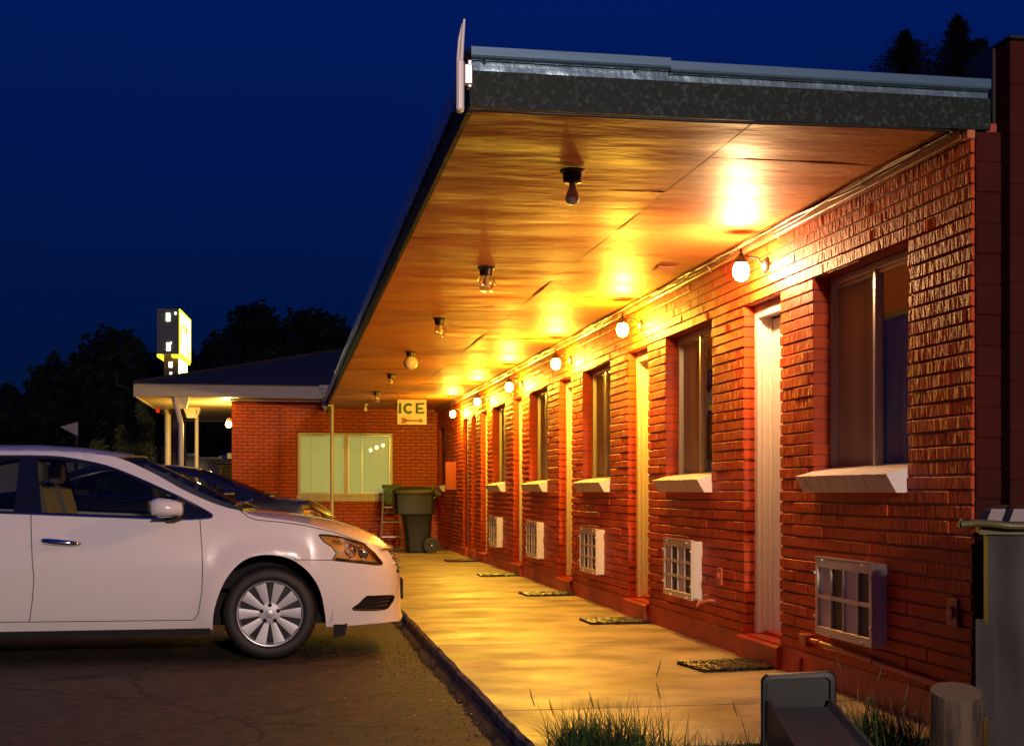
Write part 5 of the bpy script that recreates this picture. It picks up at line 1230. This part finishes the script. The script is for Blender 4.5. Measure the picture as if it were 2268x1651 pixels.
        b = MB(); sidepart(b, 'headlight', -.001, (sd,)); b.build('lens', gl_hl, h, smooth=True, fix=False)
        b = MB(); ribbon(b, HLs, .005, -.002, (sd,), closed=True); ribbon(b, [(.45, .705), (.66, .686), (.98, .662)], .011, -.012, (sd,)); b.build('lens_seal', mblk, h, smooth=True)
        b = MB()
        for pp_, zz, rr in ((.66, .765, .052), (.82, .745, .045)):
            q = So(pp_, zz, -.030); q = Vector((q.x, q.y if not sd else 2*HWD-q.y, q.z)); c = T(q)
            sg = -1 if not sd else 1
            b.lathe([(0, sg*.022), (rr*.55, sg*.016), (rr*.8, sg*.004), (rr, sg*.012), (rr*1.05, 0)], c, 18, axis=1)
        ribbon(b, [(.47, .835), (.66, .815), (.86, .785)], .009, -.014, (sd,)); b.build('reflector', refl, h, smooth=50)
        # door mirror
        my = (lambda w: oy+w) if not sd else (lambda w: oy+2*HWD-w)
        b = MB(); n = 20; rings = []; 
        for k, (t, sc) in enumerate(((0, .0), (.04, .55), (.12, .82), (.3, 1), (.6, 1.0), (.85, .88), (1, .72), (1.0, .55))):
            cxm = lerp(-.918, -.70, t); ring = []
            for q in range(n):
                a = 2*pi*q/n; hh = .073*sc*(1-.22*t); ca_, sa_ = cos(a), sin(a)
                ring.append((ox+warp(cxm), my(-.10+.105*sc*math.copysign(abs(ca_)**.75, ca_)), (1.075-.012*t+hh*math.copysign(abs(sa_)**.8, sa_))*zs))
            rings.append(ring)
        loft(b, rings, False); mo = b.build('mirror', paint, r, smooth=60)
        b = MB(); b.tube([(ox+warp(-.80), my(-.06), 1.008*zs), (ox+warp(-.76), my(-.01), .998*zs), (ox+warp(-.74), my(.06), 1.0*zs)], [.03, .026, .03], 8)
        b.add([(ox+warp(-.90), my(-.19), 1.012*zs), (ox+warp(-.72), my(-.19), 1.012*zs), (ox+warp(-.72), my(-.02), 1.008*zs), (ox+warp(-.90), my(-.02), 1.008*zs)], [(0, 1, 2, 3)]); b.build('mirror_base', mblk, mo, smooth=60)
        b = MB(); b.add([(ox+warp(-.9195), my(-.185), 1.03*zs), (ox+warp(-.9195), my(-.03), 1.03*zs), (ox+warp(-.9195), my(-.03), 1.12*zs), (ox+warp(-.9195), my(-.185), 1.12*zs)], [(0, 1, 2, 3)]); b.build('mirror_glass', chrome, mo)
    for key in ('windscreen', 'rear_window'):
        b = MB(); toppart(b, key, -.004); b.build(key, gl_ws, r, smooth=True, fix=False)
    for C, rad in ((HEAD, .006), (COWL, .014)):
        b = MB(); L_ = [T((x, HWD-y, top_z(x, y)+.002)) for x, y in C]; R_ = [T((x, HWD+y, top_z(x, y)+.002)) for x, y in C]
        b.tube(L_[::-1]+R_[1:], rad, 6); b.build('windscreen_seal', mblk, r, smooth=60)
    for P3 in (((-.33, .35, 1.085), (-.30, .9, 1.10), (-.28, 1.0, 1.085), (-.20, 1.05, 1.05)), ((-.36, .12, 1.08), (-.33, .45, 1.10), (-.27, .56, 1.085), (-.20, .60, 1.05))):
        b = MB(); b.tube([T(v) for v in P3], .007, 6); b.build('wiper', mblk, r, smooth=60)
    # underside, wheel wells
    b = MB(); z0, z1 = .19, .30
    b.add([T(v) for v in ((-3.6, .12, z0+.04), (.5, .30, z0+.04), (.5, 1.46, z0+.04), (-3.6, 1.64, z0+.04), (-3.6, .12, z1), (.5, .30, z1), (.5, 1.46, z1), (-3.6, 1.64, z1))], [(0, 1, 2, 3), (0, 4, 5, 1), (1, 5, 6, 2), (2, 6, 7, 3), (3, 7, 4, 0)])
    for (a0, a1) in ((-2.3, -.52),):
        for w in (.035, 1.725): b.add([T(v) for v in ((a0, w-.01, .19), (a1, w-.01, .19), (a1, w-.01, .232), (a0, w-.01, .232), (a0, w+.05, .19), (a1, w+.05, .19))], [(0, 1, 2, 3), (0, 1, 5, 4)])
    b.add([T(v) for v in ((.335, .06, .14), (.41, .06, .16), (.43, .06, .24), (.33, .06, .24), (.335, .10, .14), (.41, .10, .16), (.43, .10, .24), (.33, .10, .24))], [(0, 1, 2, 3), (4, 5, 6, 7), (0, 1, 5, 4), (1, 2, 6, 5)])
    for cxw in (-.09, -2.79):
        n = 20
        for sd in (0, 1):
            w0, w1 = (.045, .36) if not sd else (1.715, 1.40); R_ = .405; vs = []
            for k in range(n+1):
                a = pi*1.12*k/n-.19; vs += [T((cxw+R_*1.03*cos(a), w0, max(.33+R_*sin(a), .19))), T((cxw+R_*1.03*cos(a), w1, max(.33+R_*sin(a), .19)))]
            b.add(vs, [(2*k, 2*k+2, 2*k+3, 2*k+1) for k in range(n)]); b.add([vs[2*k+1] for k in range(n+1)], [tuple(range(n+1))])
    b.build('underbody', under, r, fix=False)
    # cabin
    b = MB(); b.add([T(v) for v in ((-2.7, .15, .5), (-.3, .12, .5), (-.3, 1.64, .5), (-2.7, 1.61, .5), (-2.7, .15, .95), (-.5, .10, .96), (-.5, 1.66, .96), (-2.7, 1.61, .95))], [(0, 1, 2, 3), (0, 4, 5, 1), (3, 2, 6, 7)])
    b.add([T(v) for v in ((-.95, .12, .93), (-.3, .14, 1.0), (-.3, 1.62, 1.0), (-.95, 1.64, .93), (-.98, .12, .6), (-.98, 1.64, .6))], [(0, 1, 2, 3), (0, 3, 5, 4)]); b.build('cabin', under, r, fix=False)
    for wc in (.50, 1.26):
        b = MB()
        prof = [(-1.10, .52), (-1.05, .66), (-1.18, .70), (-1.50, .66), (-1.62, .98), (-1.68, 1.20), (-1.76, 1.22), (-1.80, 1.10), (-1.66, .60), (-1.55, .50)]
        q = [(warp(x)+ox, z*zs) for x, z in prof]; b.prism(q, 1, oy+wc-.25, oy+wc+.25); s = b.build('seat', seatm, r)
        b = MB(); b.bbox(ox+warp(-1.80), ox+warp(-1.70), oy+wc-.13, oy+wc+.13, 1.24*zs, 1.40*zs, .03); b.tube([T((-1.74, wc-.06, 1.15)), T((-1.75, wc-.06, 1.26))], .008, 6); b.tube([T((-1.74, wc+.06, 1.15)), T((-1.75, wc+.06, 1.26))], .008, 6); b.build('headrest', seatm, s, smooth=40)
    b = MB(); q = [(warp(x)+ox, z*zs) for x, z in ((-2.0, .5), (-1.95, .64), (-2.4, .62), (-2.6, 1.12), (-2.7, 1.12), (-2.6, .5))]; b.prism(q, 1, oy+.22, oy+1.54); b.build('rear_seat', seatm, r)
    b = MB(); n = 24; b.tube([T((-1.0+.06*sin(2*pi*k/n), 1.28+.18*cos(2*pi*k/n), 1.0+.16*sin(2*pi*k/n))) for k in range(n+1)], .014, 6); b.tube([T((-1.0, 1.10, 1.0)), T((-1.0, 1.46, 1.0))], .02, 6); b.build('steering_wheel', mblk, r, smooth=60)
    # wheels
    for cxw in (-.113, -2.813):
        for sd in (0, 1):
            cxx = ox+warp(cxw); cz = .326; sg = 1 if not sd else -1; wy_ = oy+(.035 if not sd else 2*HWD-.035)
            Y = lambda w: wy_+sg*w
            b = MB(); b.lathe([(.232, sg*.012), (.240, sg*.002), (.262, -sg*.006), (.295, -sg*.002), (.312, sg*.012), (.3225, sg*.035), (.326, sg*.06), (.326, sg*.17), (.315, sg*.195), (.24, sg*.20), (.235, sg*.10), (.232, sg*.012)], (cxx, wy_, cz), 56, axis=1)
            for k in range(56):   # tread blocks at the shoulder
                a = 2*pi*k/56; ca_, sa_ = cos(a), sin(a); da = .035
                P4 = [(cxx+rr*cos(a+q), wy_+sg*yy, cz+rr*sin(a+q)) for q, rr, yy in ((0, .3285, .04), (da, .3285, .04), (da, .3285, .19), (0, .3285, .19))]+[(cxx+.3165*cos(a+q), wy_+sg*.0155, cz+.3165*sin(a+q)) for q in (0, da)]
                b.add(P4, [(0, 1, 2, 3), (4, 5, 1, 0)])
            ty = b.build('wheel', M['rubber'], r, smooth=45)
            b = MB(); b.lathe([(.208, sg*.045), (.215, sg*.02), (.232, sg*.006), (.230, sg*.0), (.222, sg*.002), (.214, sg*.018)], (cxx, wy_, cz), 48, axis=1)
            N = 10
            for k in range(N):
                a = 2*pi*k/N+pi/2+pi/N
                def P(rad, off, w): return (cxx+rad*cos(a)-off*sin(a), Y(w), cz+rad*sin(a)+off*cos(a))
                # split spokes fanning outwards, narrow at the hub
                i0, o0 = .015, .040
                vs = [P(.055, -i0, .010), P(.055, i0, .010), P(.215, o0, .006), P(.215, -o0, .006), P(.055, -i0-.004, .035), P(.055, i0+.004, .035), P(.215, o0+.004, .034), P(.215, -o0-.004, .034), P(.13, 0, .0065), P(.215, 0, .004), P(.06, 0, .009)]
                b.add(vs, [(0, 10, 8, 3), (3, 8, 9), (10, 1, 2, 8), (8, 2, 9), (0, 3, 7, 4), (1, 5, 6, 2)])
            b.lathe([(0, -sg*.002), (.026, sg*.0), (.030, sg*.006), (.074, sg*.008), (.082, sg*.032)], (cxx, wy_, cz), 30, axis=1)
            b.build('wheel_cover', rimm, ty, smooth=40)
            b = MB(); b.lathe([(0, sg*.05), (.209, sg*.05)], (cxx, wy_, cz), 40, axis=1)
            for k in range(5):
                a = 2*pi*k/5+pi/2; b.lathe([(0, -sg*.007), (.009, -sg*.004), (.0145, sg*.004), (.0145, sg*.03)], (cxx+.060*cos(a), wy_, cz+.060*sin(a)), 12, axis=1)
            b.build('wheel_nut', blk, ty, smooth=50)
    return r
make_car(0, 9.32, 1.0, 'white sedan parked nose in to the kerb, showing its right side', paint_w, lambda x: x)
def wb(x):
    if x < -1.6: return x+.30
    if x < -.266: return lerp(-1.30, .05, (x+1.6)/1.334)
    return lerp(.05, .863, (x+.266)/1.129)
make_car(-.21, 15.95, 1.075, 'black car parked beyond the white sedan, mostly hidden behind it', paint_b, wb)
